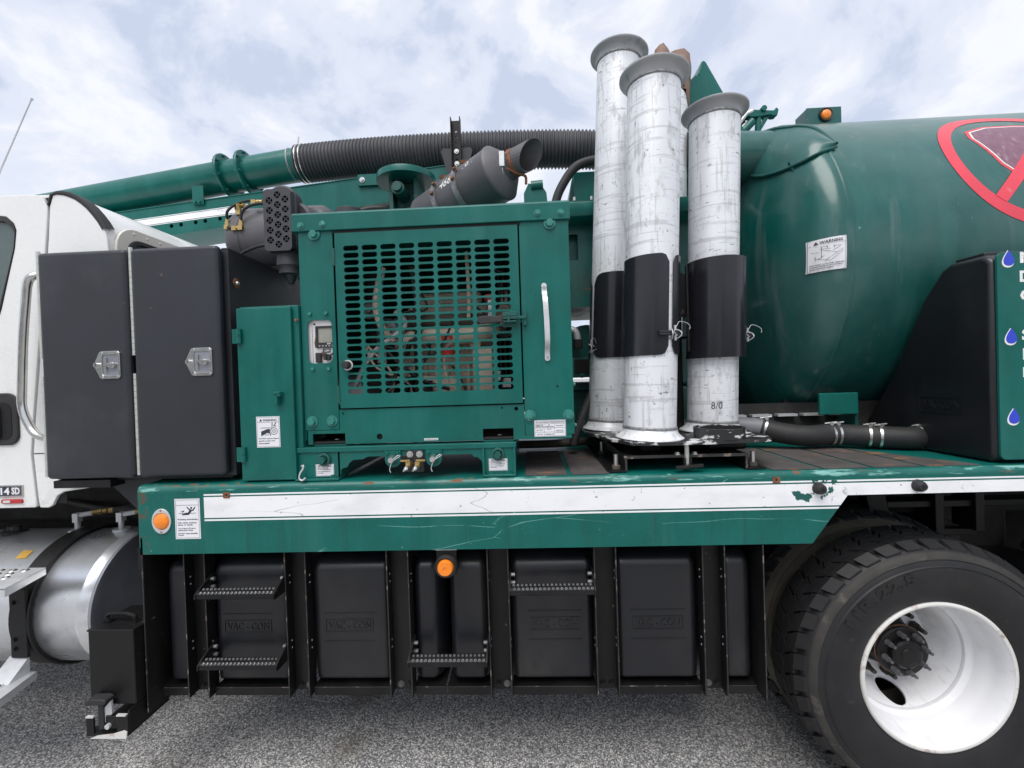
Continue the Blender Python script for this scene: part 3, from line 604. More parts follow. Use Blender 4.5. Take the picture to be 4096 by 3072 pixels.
# rear wall: raised window surround, rivets and glass
MB().plate(rrect(.125, 2.30, 1.7, 2.425, .10, 6), [rrect(.175, 2.2, 1.85, 2.378, .07, 6)], 'yz', -1.7745, -1.762).build('rear_window_surround', 'cream_cab', cab, bevel=.004)
MB().plate(rrect(.175, 2.2, 1.85, 2.378, .07, 6), [rrect(.195, 2.18, 1.88, 2.360, .055, 6)], 'yz', -1.774, -1.756).build('rear_window_seal', 'rubber', cab, bevel=.003)
MB().prism(rrect(.19, 2.18, 1.87, 2.365, .055, 6), 'yz', -1.771, -1.767).build('rear_window', 'glass', cab)
MB().prism(rrect(.19, 2.18, 1.87, 2.365, .055, 6), 'yz', -1.7735, -1.7725).build('rear_window_backing', 'dark', cab)
for k in range(8): inst('rivet', 'rivet_x', lambda m: m.lathe([(0, .004), (.004, .003), (.006, 0)], (0, 0, 0), (1, 0, 0), 10), 'cream_cab', cab, (-1.762, .21+.07*k, 2.402))
# handle, badge, marker, grab rail
MB().prism(rrect(-2.42, -2.200, 1.48, 1.705, .045, 5), 'xz', .086, .098).build('door_handle_bezel', 'rubber', cab, bevel=.008)
MB().prism(rrect(-2.40, -2.225, 1.505, 1.665, .035, 5), 'xz', .0845, .087).build('door_handle_recess', 'dark', cab)
MB().prism(rrect(-2.38, -2.27, 1.51, 1.655, .02, 4), 'xz', .070, .088).build('door_handle', 'rubber', cab, bevel=.006)
MB().box(-2.36, -2.197, .090, .097, 1.256, 1.309).build('badge', 'stainless', cab, bevel=.003)
MB().box(-2.356, -2.251, .0885, .0905, 1.262, 1.303).build('badge_field', 'ink', cab)
MB().box(-2.247, -2.202, .0885, .0905, 1.262, 1.303).build('badge_field', 'muffler', cab)
for row_ in [('1', -2.342, -2.330, 1.267, 1.298), ('14', -2.293, -2.252, 1.267, 1.298), ('SD', -2.243, -2.206, 1.268, 1.298)]: lettering(cab, .0885, [row_], 'decal_white', 'badge_lettering', bold=.03)
MB().prism(rrect(-2.295, -2.200, 1.228, 1.2465, .007), 'xz', .089, .097).build('marker_light', 'lens_red', cab, bevel=.002)
MB().prism(rrect(-2.284, -2.252, 1.232, 1.2425, .003), 'xz', .0878, .0892).build('marker_lens', 'panel_white', cab)
mb = MB(); mb.tube(bez([(-2.030, .09, 2.20), (-2.045, .045, 2.188), (-2.070, .04, 2.16), (-2.085, .04, 2.064), (-2.102, .04, 1.92), (-2.116, .04, 1.728), (-2.118, .04, 1.640), (-2.088, .04, 1.562), (-2.046, .042, 1.517), (-2.02, .09, 1.51)], 6), .0155, 12)
mb.build('grab_rail', 'stainless', cab)
MB().prism(rrect(-2.062, -2.02, 1.475, 1.53, .01), 'xz', .086, .0975).build('grab_rail_foot', 'stainless', cab, bevel=.003)
bolt(cab, (-2.042, .086, 1.487), .007, 'stainless', name='screw')
# radio aerial
an = MB(); an.tube([(-2.90, .5, 2.5), (-2.746, .5, 2.874), (-2.556, .5, 3.238)], [.005, .004, .003], 6); an.cyl((-2.556, .5, 3.234), (-2.552, .5, 3.244), .006, n=8)
tag(an.build('aerial', 'galv'), 'thin leaning whip aerial above the white cab', 'aerial')

# ================================================================== FUEL TANK with steps
ft = thing('fuel_tank', (-2.6, .4, .40), 'polished aluminium fuel tank below the white cab with black strap', 'fuel tank')
FY, FZ, FR = .40, .704, .30
MB().lathe([(0, 0), (.2, 0), (FR-.02, .002), (FR, .02), (FR, 1.60), (FR+.0025, 1.605), (FR+.0025, 1.613), (FR, 1.618), (FR, 1.66)], (-3.6, FY, FZ), (1, 0, 0), 72).build('shell', 'polished', ft, sharp=40)
MB().lathe([(FR, 0), (FR+.004, .004), (FR+.003, .016), (FR-.02, .020), (FR-.04, .012), (.2, .018), (0, .02)], (-1.94, FY, FZ), (1, 0, 0), 72).build('end_cap', 'tank_cap', ft, sharp=50)
for x0 in (-2.285, -3.1):
    MB().lathe([(FR+.002, 0), (FR+.012, 0), (FR+.012, .095), (FR+.002, .095)], (x0, FY, FZ), (1, 0, 0), 72).build('strap', 'black_steel', ft)
    MB().lathe([(FR+.0125, .0), (FR+.018, .004), (FR+.0125, .008)], (x0+.085, FY, FZ), (1, 0, 0), 72).build('strap_edge', 'rubber', ft)
    bk = MB().box(x0+.01, x0+.085, .085, .098, .56, .86)
    bk.build('strap_bracket', 'black_steel', ft, bevel=.003)
    for dz in (.60, .64, .80): bolt(ft, (x0+.03, .085, dz), .008, 'black_steel')
def elbow(x, y):
    mb = MB().cyl((x, y, 1.0), (x, y, 1.012), .036, n=18); mb.cyl((x, y, 1.01), (x, y, 1.05), .012, n=10); mb.obox((x, y, 1.07), (.014, .014, .022)); mb.cyl((x, y, 1.08), (x+.06, y+.02, 1.086), .012, n=8)
    mb.build('tank_fitting', 'galv', ft)
    mb = MB()
    for k, (a, r) in enumerate(((.06, .011), (.08, .014), (.10, .012), (.125, .014))): mb.cyl((x+a, y+a*.33, 1.086+a*.04), (x+a+.018, y+a*.33+.006, 1.087+a*.04), r, n=6)
    mb.build('hose_union', 'brass', ft)
    MB().tube(bez([(x+.14, y+.046, 1.092), (x+.22, y+.08, 1.10), (x+.32, y+.2, 1.11)]), .011, 8).build('fuel_line', 'rubber', ft)
elbow(-2.294, .40); elbow(-2.066, .40)
mb = MB().cyl((-2.63, .40, 1.0), (-2.63, .40, 1.012), .05, n=18); mb.cyl((-2.63, .40, 1.01), (-2.63, .40, 1.035), .025, n=12); mb.cyl((-2.6, .37, 1.03), (-2.56, .35, 1.034), .012, n=8)
mb.build('sender_unit', 'grime', ft)
for xa, a in ((-2.40, 28), (-2.56, 30), (-2.66, 28)):
    mb = MB().lathe([(FR+.0015, 0), (FR+.0015, .05)], (xa, FY, FZ), (1, 0, 0), 6, a0=R(120), a1=R(128)); mb.build('tape', 'yellow_tape', ft)
# steps: flat pans with pressed bumps
def step(xr, y0, y1, zt, flare, nm):
    poly = [(-3.2, y0), (xr-flare, y0), (xr, y1), (-3.2, y1)]
    mb = MB().prism(poly, 'xy', zt-.006, zt)
    mb.add([(-3.2, y0, zt-.034), (xr-flare, y0, zt-.034), (xr-flare, y0, zt), (-3.2, y0, zt), (-3.2, y0+.003, zt-.034), (xr-flare, y0+.003, zt-.034)], [(0, 1, 2, 3), (0, 4, 5, 1)])
    mb.add([(xr-flare, y0, zt-.034), (xr, y1, zt-.03), (xr, y1, zt), (xr-flare, y0, zt)], [(0, 1, 2, 3)])
    st = mb.build('step', 'galv', ft, bevel=.0015)
    for i in range(16):
        for j in range(4):
            x = xr-.06-i*.055-(j % 2)*.027; y = y1-.028-j*(y1-y0-.05)/4
            if x > xr-flare*(y1-y)/(y1-y0)-.02: continue
            inst('step_bump' if nm == 0 else 'step_hole', 'sb%d' % nm, (lambda m: m.lathe([(.016, 0), (.012, .004), (.007, .005), (.006, .002)], (0, 0, 0), (0, 0, 1), 10)) if nm == 0 else (lambda m: m.lathe([(.024, .0005), (.021, .003), (.016, .0012), (0, .0012)], (0, 0, 0), (0, 0, 1), 14)), 'stainless' if nm == 0 else 'galv', st, (x, y, zt))
            if nm: inst('step_hole_shade', 'shd', lambda m: m.cyl((0, 0, .0013), (0, 0, .0019), .0155, n=14), 'grime', st, (x, y, zt))
    return st
step(-2.10, -.105, .085, .952, -.055, 0)
step(-2.185, -.09, .105, .490, -.05, 1)
MB().prism([(-.06, .93), (.09, .93), (.09, .86)], 'yz', -2.28, -2.20).build('step_gusset', 'black_steel', ft)
MB().prism([(.02, .49), (.10, .56), (.10, .44), (.06, .44)], 'yz', -2.30, -2.21).build('step_hanger', 'galv', ft)

# ================================================================== BLACK TOOL CABINET
tb = thing('tool_cabinet', (-1.62, .4, 1.33), 'tall black steel tool cabinet with two doors behind the white cab', 'cabinet')
MB().prism([(-1.995, .055), (-1.222, .055), (-1.222, .78), (-1.745, .78), (-1.745, .092), (-1.995, .092)], 'xy', 1.334, 2.268).build('body', 'black_panel', tb, bevel=.002)
MB().box(-1.25, -1.2205, .055, .78, 2.262, 2.272).build('top_flange', 'black_panel', tb, bevel=.002)
for x0, x1 in ((-1.998, -1.622), (-1.603, -1.238)):
    dr = MB().box(x0, x1, .012, .052, 1.342, 2.274).build('door', 'black_door', tb, bevel=.018, seg=4)
    xh = x0-.008
    z = 2.27
    while z > 1.345:
        if not (1.775 < z < 1.835):
            inst('hinge_knuckle', 'hk', lambda m: m.cyl((0, 0, -.0117), (0, 0, .0117), .0075, n=8), 'hinge_steel', dr, (xh, .028, z))
        z -= .0245
    # recessed paddle latch
    xc = x1-.083; zc_ = 1.805
    out_ = [(xc-.062, zc_), (xc-.036, zc_-.052), (xc-.028, zc_-.056), (xc+.042, zc_-.056), (xc+.050, zc_-.048), (xc+.050, zc_+.048), (xc+.042, zc_+.056), (xc-.028, zc_+.056), (xc-.036, zc_+.052)]
    MB().plate(out_, [rrect(xc-.026, xc+.042, zc_-.042, zc_+.042, .008)], 'xz', .006, .0125).build('latch_plate', 'stainless', dr, bevel=.0015)
    cup = MB(); a0, a1, b0, b1 = xc-.026, xc+.042, zc_-.042, zc_+.042; d0, d1 = .0085, .0118
    cup.prism(rrect(a0, a1, b0, b1, .008), 'xz', .0105, .0118)
    cup.build('latch_cup', 'tank_cap', dr)
    mb = MB().box(xc-.012, xc-.006, .002, .011, zc_-.030, zc_+.032); mb.box(xc-.006, xc+.008, .004, .011, zc_-.006, zc_+.004); mb.cyl((xc+.022, .011, zc_-.002), (xc+.022, -.002, zc_-.002), .012, n=16)
    mb.box(xc+.004, xc+.034, -.004, .001, zc_-.010, zc_+.007)
    mb.build('latch_handle', 'stainless', dr, bevel=.0015)
    mb = MB().cyl((xc-.044, .008, zc_), (xc-.044, -.004, zc_), .0095, n=16); mb.build('lock_barrel', 'stainless', dr)
    MB().box(xc-.0452, xc-.0428, -.0046, -.0038, zc_-.005, zc_+.005).build('key_slot', 'dark', dr)
    for dx, dz in ((-.022, .049), (.042, .047), (-.022, -.049), (.042, -.047)): inst('rivet', 'lrv', lambda m: m.lathe([(0, -.002), (.003, -.0012), (.004, 0)], (0, 0, 0), (0, 1, 0), 8), 'stainless', dr, (xc+dx, .006, zc_+dz))
MB().lathe([(.021, 0), (.021, .003), (.008, .004)], (-1.2215, .099, 2.135), (1, 0, 0), 18).build('washer', 'rust', tb)
MB().lathe([(0, .010), (.006, .009), (.009, .003), (.009, 0)], (-1.2195, .099, 2.135), (1, 0, 0), 12).build('bolt_head', 'plated', tb)
MB().prism([(-1.829, 1.325), (-1.60, 1.325), (-1.60, 1.10), (-1.70, 1.17), (-1.829, 1.296)], 'xz', .12, .75).build('support_gusset', 'black_panel', tb)
MB().box(-1.985, -1.74, .03, .094, 1.303, 1.3335).build('bottom_flange', 'black_steel', tb)
MB().box(-1.74, -1.24, .06, .75, 1.3255, 1.3335).build('bottom_flange', 'black_steel', tb)

# ================================================================== GREEN BELT GUARD CABINET
gc = thing('belt_guard', (-1.05, .2, 1.312), 'narrow green sheet metal guard cabinet beside the black tool cabinet', 'cabinet')
MB().box(-1.168, -.925, .034, .46, 1.312, 2.022).build('body', 'green', gc, bevel=.004)
gd = MB().box(-1.172, -.948, .016, .032, 1.318, 2.014).build('door', 'green', gc, bevel=.004)
for zc_ in (1.902, 1.427):
    hn = MB().box(-1.186, -1.160, .008, .0175, zc_-.03, zc_+.028).build('hinge_leaf', 'green', gd, bevel=.001)
    for s in (0, 1): MB().cyl((-1.157, .008, zc_-.03+s*.030), (-1.157, .008, zc_-.002+s*.030), .0095, n=12).build('hinge_barrel', 'green', gd)
mb = MB().box(-1.014, -1.000, -.010, .0165, 1.622, 1.674); mb.box(-1.000, -.988, -.012, .0165, 1.655, 1.674); mb.box(-1.014, -.990, -.014, -.008, 1.664, 1.674)
mb.build('latch', 'green', gd, bevel=.002)
MB().cyl((-.930, .02, 1.96), (-.930, .05, 1.96), .005, n=8).build('door_stop', 'rust', gc)
x0, x1, z0, z1 = -1.104, -1.008, 1.452, 1.576
MB().box(x0, x1, .0146, .016, z0, z1).build('warning_sticker', 'decal_white', gd)
mb = MB(); border(mb, x0+.003, x1-.003, z0+.003, z1-.003, .0146, .0007); Y0, Y1 = .0139, .0146
mb.box(x0+.003, x1-.003, Y0, Y1, z1-.023, z1-.0222)
mb.prism([(x0+.013, z1-.019), (x0+.024, z1-.019), (x0+.0185, z1-.009)], 'xz', Y0, Y1)
cx, cz = x0+.072, z0+.065
mb.plate(circ(cx, cz, .0145, 20), [circ(cx, cz, .0125, 20)], 'xz', Y0, Y1); mb.plate(circ(cx, cz, .0065, 14), [circ(cx, cz, .0045, 14)], 'xz', Y0, Y1)
mb.box(x0+.017, cx-.004, Y0, Y1, cz+.0125, cz+.0142); mb.box(x0+.034, x0+.052, Y0, Y1, cz-.0155, cz-.0138)
mb.prism([(x0+.019, cz-.020), (x0+.043, cz-.007), (x0+.053, cz-.009), (x0+.058, cz-.019), (x0+.060, cz-.018), (x0+.054, cz-.002), (x0+.057, cz+.008), (x0+.046, cz+.009), (x0+.019, cz-.001)], 'xz', Y0, Y1)
mb.prism([(cx-.009, cz+.018), (cx-.006, cz+.018), (cx-.005, cz+.034), (cx-.008, cz+.034)], 'xz', Y0, Y1); mb.prism([(cx-.003, cz+.019), (cx+.0, cz+.019), (cx+.011, cz+.034), (cx+.008, cz+.035)], 'xz', Y0, Y1); mb.prism([(cx+.001, cz+.021), (cx+.010, cz+.017), (cx+.010, cz+.020), (cx+.003, cz+.024)], 'xz', Y0, Y1)
mb.build('pictogram', 'ink', gd)
lettering(gd, .0146, [('WARNING', x0+.027, x1-.012, z1-.019, z1-.010), ('DO NOT operate without', x0+.009, x1-.006, z0+.032, z0+.038), ('guards in place and', x0+.009, x1-.022, z0+.0225, z0+.029), ('doors closed.', x0+.009, x1-.044, z0+.0135, z0+.0195)])
# S hook on its corner
tag(MB().tube(bez([(-.925, .014, 1.372), (-.914, .008, 1.376), (-.916, .006, 1.362), (-.926, .004, 1.346), (-.930, .004, 1.326), (-.918, .004, 1.318), (-.905, .004, 1.328)], 6), .0035, 8).build('hook', 'galv'), 'small steel S hook at the foot of the green guard cabinet', 'hook')

# ================================================================== ENGINE ENCLOSURE
en = thing('engine_enclosure', (-.38, .5, 1.43), 'green steel engine enclosure with slotted door standing on the deck', 'enclosure')
EY = .05
lp = rrect(-.922, -.781, 1.512, 2.318, .004, 2)
cw = rrect(-.899, -.797, 1.784, 1.960, .022, 5)
MB().plate(lp, [cw], 'xz', EY, EY+.006).build('left_panel', 'green', en)
MB().prism(rrect(-.024, .172, 1.468, 2.318, .004, 2), 'xz', EY, EY+.006).build('right_panel', 'green', en, bevel=.0015)
# door with real slots
slots = []
for i in range(9):
    for j in range(21):
        cx, cz = -.7045+.076*i, 2.2435-.02895*j
        if i >= 7 and 9 <= j <= 11 and False: continue
        slots.append(rrect(cx-.0315, cx+.0315, cz-.0105, cz+.0105, .0104, 4))
door = MB().plate(rrect(-.770, -.030, 1.598, 2.306, .003, 2), slots, 'xz', EY-.006, EY+.002).build('door', 'green', en)
MB().box(-.770, -.030, EY+.002, EY+.022, 1.598, 1.604).build('door_flange', 'green', door)
MB().box(-.770, -.030, EY+.002, EY+.022, 2.300, 2.306).build('door_flange', 'green', door)
for zc_ in (2.21, 1.655):
    MB().cyl((-.7755, EY-.006, zc_-.035), (-.7755, EY-.006, zc_+.035), .006, n=10).build('door_hinge', 'green_dirty', door)
mb = MB().cyl((-.733, EY-.006, 1.772), (-.733, EY-.009, 1.772), .021, n=20); mb.build('bumper_washer', 'panel_white', door)
MB().cyl((-.733, EY-.009, 1.772), (-.733, EY-.040, 1.772), .0165, .0150, n=20).build('rubber_bumper', 'rubber', door, bevel=.003)
# toggle latch
MB().box(-.098, -.042, EY-.010, EY-.006, 1.901, 1.962).build('latch_base', 'green_dirty', door, bevel=.001)
for dx in (-.086, -.055):
    for dz in (1.910, 1.953): bolt(door, (dx, EY-.010, dz), .005, 'green', washer=False)
mb = MB().box(-.100, -.040, EY-.034, EY-.024, 1.930, 1.940); mb.box(-.100, -.045, EY-.034, EY-.010, 1.918, 1.924); mb.box(-.100, -.045, EY-.034, EY-.010, 1.942, 1.948); mb.cyl((-.075, EY-.034, 1.95), (-.075, EY-.034, 1.915), .006, n=8)
mb.build('latch_link', 'green_dirty', door, bevel=.001)
mb = MB(); mb.prism([(-.195, 1.920), (-.185, 1.914), (-.10, 1.918), (-.10, 1.943), (-.17, 1.946), (-.190, 1.944), (-.195, 1.936)], 'xz', EY-.042, EY-.024); mb.build('latch_grip', 'rubber', door, bevel=.004)
mb = MB().box(-.016, -.006, EY-.026, EY, 1.905, 1.962); mb.prism([(-.040, 1.930), (-.006, 1.93), (-.006, 1.941), (-.040, 1.941)], 'xz', EY-.032, EY-.020); mb.build('latch_keeper', 'green_dirty', en, bevel=.001)
# top cap: shallow tray with overhang
MB().prism([(EY-.012, 2.318), (EY-.012, 2.386), (EY-.004, 2.394), (1.012, 2.398), (1.012, 2.318)], 'yz', -.943, .178).build('top_cap', 'green', en, bevel=.003)
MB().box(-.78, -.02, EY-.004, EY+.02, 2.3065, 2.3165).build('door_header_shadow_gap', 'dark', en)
# bottom panel with pockets and holes
lpo = [(-.912, 1.452), (-.893, 1.452), (-.893, 1.496), (-.758, 1.496), (-.758, 1.452), (-.195, 1.452), (-.195, 1.498), (-.072, 1.498), (-.072, 1.452), (.160, 1.452), (.160, 1.466), (-.026, 1.466), (-.026, 1.592), (-.779, 1.592), (-.779, 1.510), (-.912, 1.510)]
MB().plate(lpo, [circ(-.616, 1.478, .0125, 16), circ(-.058, 1.575, .008, 12), circ(-.764, 1.577, .004, 8), circ(-.115, 1.580, .004, 8)], 'xz', EY+.001, EY+.007).build('lower_panel', 'green', en)
for xa, xb in ((-.893, -.758), (-.195, -.072)):
    MB().box(xa, xb, EY+.008, .20, 1.446, 1.452).build('mount_shelf', 'green_dirty', en)
    bolt(en, ((xa+xb)/2, .13, 1.452), .013, 'plated', rot=(R(-90), 0, 0))
    MB().box(xa-.02, xb+.02, .20, .205, 1.44, 1.52).build('pocket_back', 'dark', en)
MB().box(-.79, -.02, EY+.024, EY+.030, 1.56, 1.612).build('sill_backing', 'grime', en)
MB().box(-.64, -.59, EY+.012, EY+.016, 1.455, 1.50).build('hole_backing', 'dark', en)
# side and roof sheets, rear left open above the engine
MB().box(-.925, -.919, EY+.006, 1.0, 1.47, 2.318).build('side_sheet', 'green', en)
MB().box(.165, .171, EY+.006, 1.0, 1.47, 2.318).build('side_sheet', 'green', en)
MB().box(-.92, .165, 1.0, 1.006, 1.70, 2.318).build('rear_sheet', 'green_dirty', en)
MB().box(-.92, .165, EY+.01, 1.0, 1.455, 1.462).build('floor_pan', 'grime', en)
# white bright gap: far grille opening is left out of the rear sheet below 1.70
# bolts
for x, z in ((-.904, 2.340), (-.815, 2.342), (.051, 2.346), (.141, 2.344)): bolt(en, (x, EY-.012, z), .0095, 'green_bolt')
for x, z in ((-.854, 2.306), (.098, 2.306)): bolt(en, (x, EY-.002, z), .0165, 'green_bolt')
for x, z in ((-.891, 1.547), (-.809, 1.548), (-.004, 1.547), (.149, 1.545)): bolt(en, (x, EY, z), .0155, 'green_bolt')
for x, z in ((-.884, 1.986), (-.817, 1.986), (-.881, 1.762), (-.814, 1.762)): bolt(en, (x, EY, z), .008, 'green_bolt', washer=False, name='screw')
MB().box(.105, .113, EY-.001, EY, 1.656, 1.664).build('square_hole', 'dark', en)
for z in (1.665, 1.50): bolt(en, (.175, EY+.03, z), .008, 'green_bolt', rot=(0, 0, R(90)))
# grab handle: bent strap
hp = bez([(.068, EY-.004, 2.060), (.069, EY-.006, 2.03), (.070, EY-.035, 2.0), (.073, EY-.040, 1.92), (.074, EY-.038, 1.84), (.073, EY-.008, 1.80), (.073, EY-.004, 1.772)], 6)
mb = MB()
for i in range(len(hp)-1):
    a, b_ = hp[i], hp[i+1]; h = .010
    mb.add([(a.x-h, a.y, a.z), (a.x+h, a.y, a.z), (b_.x+h, b_.y, b_.z), (b_.x-h, b_.y, b_.z), (a.x-h, a.y-.004, a.z), (a.x+h, a.y-.004, a.z), (b_.x+h, b_.y-.004, b_.z), (b_.x-h, b_.y-.004, b_.z)], [(0, 1, 2, 3), (4, 7, 6, 5), (0, 3, 7, 4), (1, 5, 6, 2)])
mb.cyl((.068, EY, 2.060), (.068, EY-.009, 2.060), .0105, n=14); mb.cyl((.073, EY, 1.772), (.073, EY-.009, 1.772), .0105, n=14)
mb.build('grab_handle', 'galv', en)
for p in ((.068, EY-.009, 2.056), (.073, EY-.009, 1.778)): bolt(en, p, .0055, 'plated', washer=False)
# control panel behind the window
cp = MB().box(-.912, -.786, EY+.012, EY+.018, 1.772, 1.972).build('control_panel', 'panel_white', en)
MB().box(-.8845, -.8835, EY+.0112, EY+.012, 1.774, 1.97).build('panel_joint', 'dark', cp)
MB().plate(rrect(-.868, -.785, 1.847, 1.936, .005), [rrect(-.858, -.785+.002-.008, 1.868, 1.928, .003)], 'xz', EY+.004, EY+.012).build('display_bezel', 'rubber', cp, bevel=.0015)
MB().box(-.859, -.786, EY+.008, EY+.0115, 1.867, 1.929).build('display_screen', 'screen', cp)
lettering(cp, EY+.004, [('600', -.820, -.806, 1.8605, 1.8665)], 'letter_white')
for k in range(5): inst('display_button', 'dbtn', lambda m: m.lathe([(0, -.002), (.004, -.001), (.0045, 0)], (0, 0, 0), (0, 1, 0), 10), 'pvc_grey', cp, (-.852+.0135*k, EY+.004, 1.854))
MB().box(-.841, -.811, EY+.009, EY+.012, 1.828, 1.843).build('maker_plate', 'ink', cp)
lettering(cp, EY+.009, [('LOFA', -.834, -.813, 1.831, 1.840)], 'letter_white')
MB().box(-.869, -.846, EY-.002, EY+.012, 1.787, 1.827).build('rocker_switch', 'rubber', cp, bevel=.003)
mb = MB().cyl((-.820, EY+.012, 1.808), (-.820, EY-.004, 1.808), .013, n=16); mb.obox((-.826, EY-.006, 1.810), (.005, .004, .014)); mb.obox((-.806, EY+.002, 1.816), (.014, .003, .003), Matrix.Rotation(R(-35), 3, 'Y'))
mb.build('ignition_key', 'rubber', cp)
MB().cyl((-.874, EY+.012, 1.945), (-.874, EY+.009, 1.945), .004, n=10).build('panel_screw', 'grime', cp)
MB().prism([(-.874, 1.85), (-.868, 1.848), (-.868, 1.89), (-.871, 1.893), (-.876, 1.87)], 'xz', EY+.010, EY+.0119).build('rust_patch', 'rust', cp)
MB().prism([(-.846, 1.808), (-.841, 1.812), (-.842, 1.826), (-.838, 1.833), (-.847, 1.832)], 'xz', EY+.010, EY+.0119).build('rust_patch', 'rust', cp)
# stickers
x0, x1, z0, z1 = .012, .137, 1.460, 1.526
sx = MB().box(x0, x1, EY-.0014, EY, z0, z1).build('oil_sticker', 'decal_white', en)
mb = MB(); border(mb, x0+.002, x1-.002, z0+.002, z1-.002, EY-.0014, .0008)
for za in (1.511, 1.495, 1.478): mb.box(x0+.002, x1-.002-(0 if za > 1.49 else .04), EY-.002, EY-.0014, za, za+.0007)
for xa in (.051, .092): mb.box(xa, xa+.0007, EY-.002, EY-.0014, z0+.002, 1.511)
mb.build('table_lines', 'ink', sx)
lettering(sx, EY-.0014, [('VAC-CON HYDRAULIC SYSTEM SPECIFICATION', x0+.006, x1-.006, 1.5145, 1.5205), ('AMBIENT AIR', .018, .047, 1.504, 1.508), ('TEMPERATURE', .016, .049, 1.498, 1.502), ('OIL', .067, .075, 1.504, 1.508), ('SPECIFICATION', .055, .089, 1.498, 1.502),
    ('FREQUENCY', .098, .130, 1.501, 1.505), ('20 / 100 F', .020, .045, 1.484, 1.489), ('ISO 32', .063, .079, 1.488, 1.492), ('-10 / 90 F', .020, .045, 1.467, 1.472), ('UNIVERSAL ATF', .055, .089, 1.467, 1.472), ('CHECK OIL', .098, .128, 1.482, 1.486), ('LEVEL DAILY', .097, .130, 1.475, 1.479)])
dsx = MB().box(-.434, -.377, EY-.0004, EY+.001, 1.458, 1.466).build('drain_sticker', 'decal_white', en)
lettering(dsx, EY-.0004, [('FILL ENGINE OIL DRAIN', -.431, -.380, 1.4603, 1.4637)])
# base frame: top rail, two tensioner feet, cross web with scalloped cut-outs
MB().box(-.955, -.062, .024, .10, 1.424, 1.4445).build('base_rail', 'green', en, bevel=.002)
web = [(-.952, 1.322), (-.775, 1.322), (-.770, 1.352), (-.762, 1.358), (-.745, 1.362), (-.736, 1.378), (-.72, 1.39), (-.68, 1.392), (-.66, 1.402), (-.24, 1.402), (-.232, 1.39), (-.215, 1.388), (-.2, 1.372), (-.196, 1.322), (-.066, 1.322), (-.066, 1.424), (-.952, 1.424)]
MB().prism(web, 'xz', .030, .036).build('base_web', 'green', en)
for xa, xb in ((-.952, -.775), (-.196, -.066)):
    ft_ = MB().box(xa, xb, .012, .075, 1.3122, 1.321).build('foot', 'green', en, bevel=.002)
    MB().box(xa, xa+.007, .012, .6, 1.321, 1.424).build('foot_side', 'green', en); MB().box(xb-.007, xb, .012 if xb > -.1 else .03, .6, 1.321, 1.424).build('foot_side', 'green', en)
    bolt(en, (xa+.03, .035, 1.321), .012, 'green', rot=(R(-90), 0, 0)); bolt(en, (xb-.03, .035, 1.321), .012, 'green', rot=(R(-90), 0, 0))
for x, z in ((-.836, 1.396), (-.135, 1.400)):
    MB().lathe([(.022, 0), (.026, -.004), (.026, -.012), (.018, -.014)], (x, .030, z), (0, 1, 0), 20).build('adjuster_washer', 'green_dirty', en)
    MB().cyl((x, .02, z), (x, -.004, z), .0145, n=6).build('adjuster_bolt', 'green_dirty', en)
for x0, z0 in ((-.874, 1.3275), (-.173, 1.3330)):
    st_ = MB().box(x0, x0+.074, .0286, .030, z0, z0+.048).build('belt_sticker', 'decal_white', en)
    mb = MB(); border(mb, x0+.002, x0+.072, z0+.002, z0+.046, .0286, .0006); mb.box(x0+.002, x0+.072, .028, .0286, z0+.0365, z0+.037); mb.build('sticker_lines', 'ink', st_)
    lettering(st_, .0286, [('BELT TIGHTENING', x0+.010, x0+.064, z0+.0385, z0+.0435), ('Adjust front and rear', x0+.006, x0+.050, z0+.030, z0+.034), ('take-up screws EQUALLY.', x0+.006, x0+.066, z0+.0245, z0+.0285), ('Check sheave alignment', x0+.006, x0+.060, z0+.0165, z0+.0205), ('periodically.', x0+.006, x0+.032, z0+.0105, z0+.0145)])
for x in (-.556, -.391):
    mb = MB().prism([(x-.032, 1.424), (x-.032, 1.389)]+[(x+.032*math.cos(R(a)), 1.389+.032*math.sin(R(a))) for a in range(195, 346, 15)]+[(x+.032, 1.389), (x+.032, 1.424)], 'xz', .022, .0295)
    tabp = mb.build('shaft_tab', 'green', en)
    MB().lathe([(.019, 0), (.019, -.008), (.010, -.010)], (x, .022, 1.392), (0, 1, 0), 16).build('shaft_washer', 'green_dirty', tabp)
    MB().cyl((x, .02, 1.392), (x, -.008, 1.390), .0115, n=6).build('shaft_bolt', 'plated', tabp)
    for dx in (-.021, .021): bolt(tabp, (x+dx, .022, 1.415), .007, 'green')
    MB().tube(bez([(x+.004, -.006, 1.39), (x+.028, -.004, 1.408), (x+.034, .01, 1.404), (x+.005, .0, 1.384), (x-.006, -.002, 1.355), (x-.002, -.002, 1.342)]), .0016, 6).build('safety_wire', 'galv', tabp)
vp = MB().box(-.499, -.431, .014, .022, 1.338, 1.424).build('valve_plate', 'black_panel', en, bevel=.001)
for x in (-.484, -.446): bolt(vp, (x, .014, 1.409), .009, 'plated')
for x, s in ((-.484, -1), (-.448, 1)):
    mb = MB().cyl((x, .014, 1.373), (x-.0, -.03, 1.366), .009, n=10); mb.obox((x, -.012, 1.374), (.009, .008, .010)); mb.obox((x+s*.012, -.012, 1.389), (.018, .003, .0035)); mb.build('drain_valve', 'brass', vp)
    mb = MB().lathe([(.008, 0), (.010, .004), (.010, .012), (.006, .018), (.0035, .030), (0, .031)], (x, -.03, 1.366), (-.25, -1, -.3), 12); mb.build('valve_nozzle', 'stainless', vp)

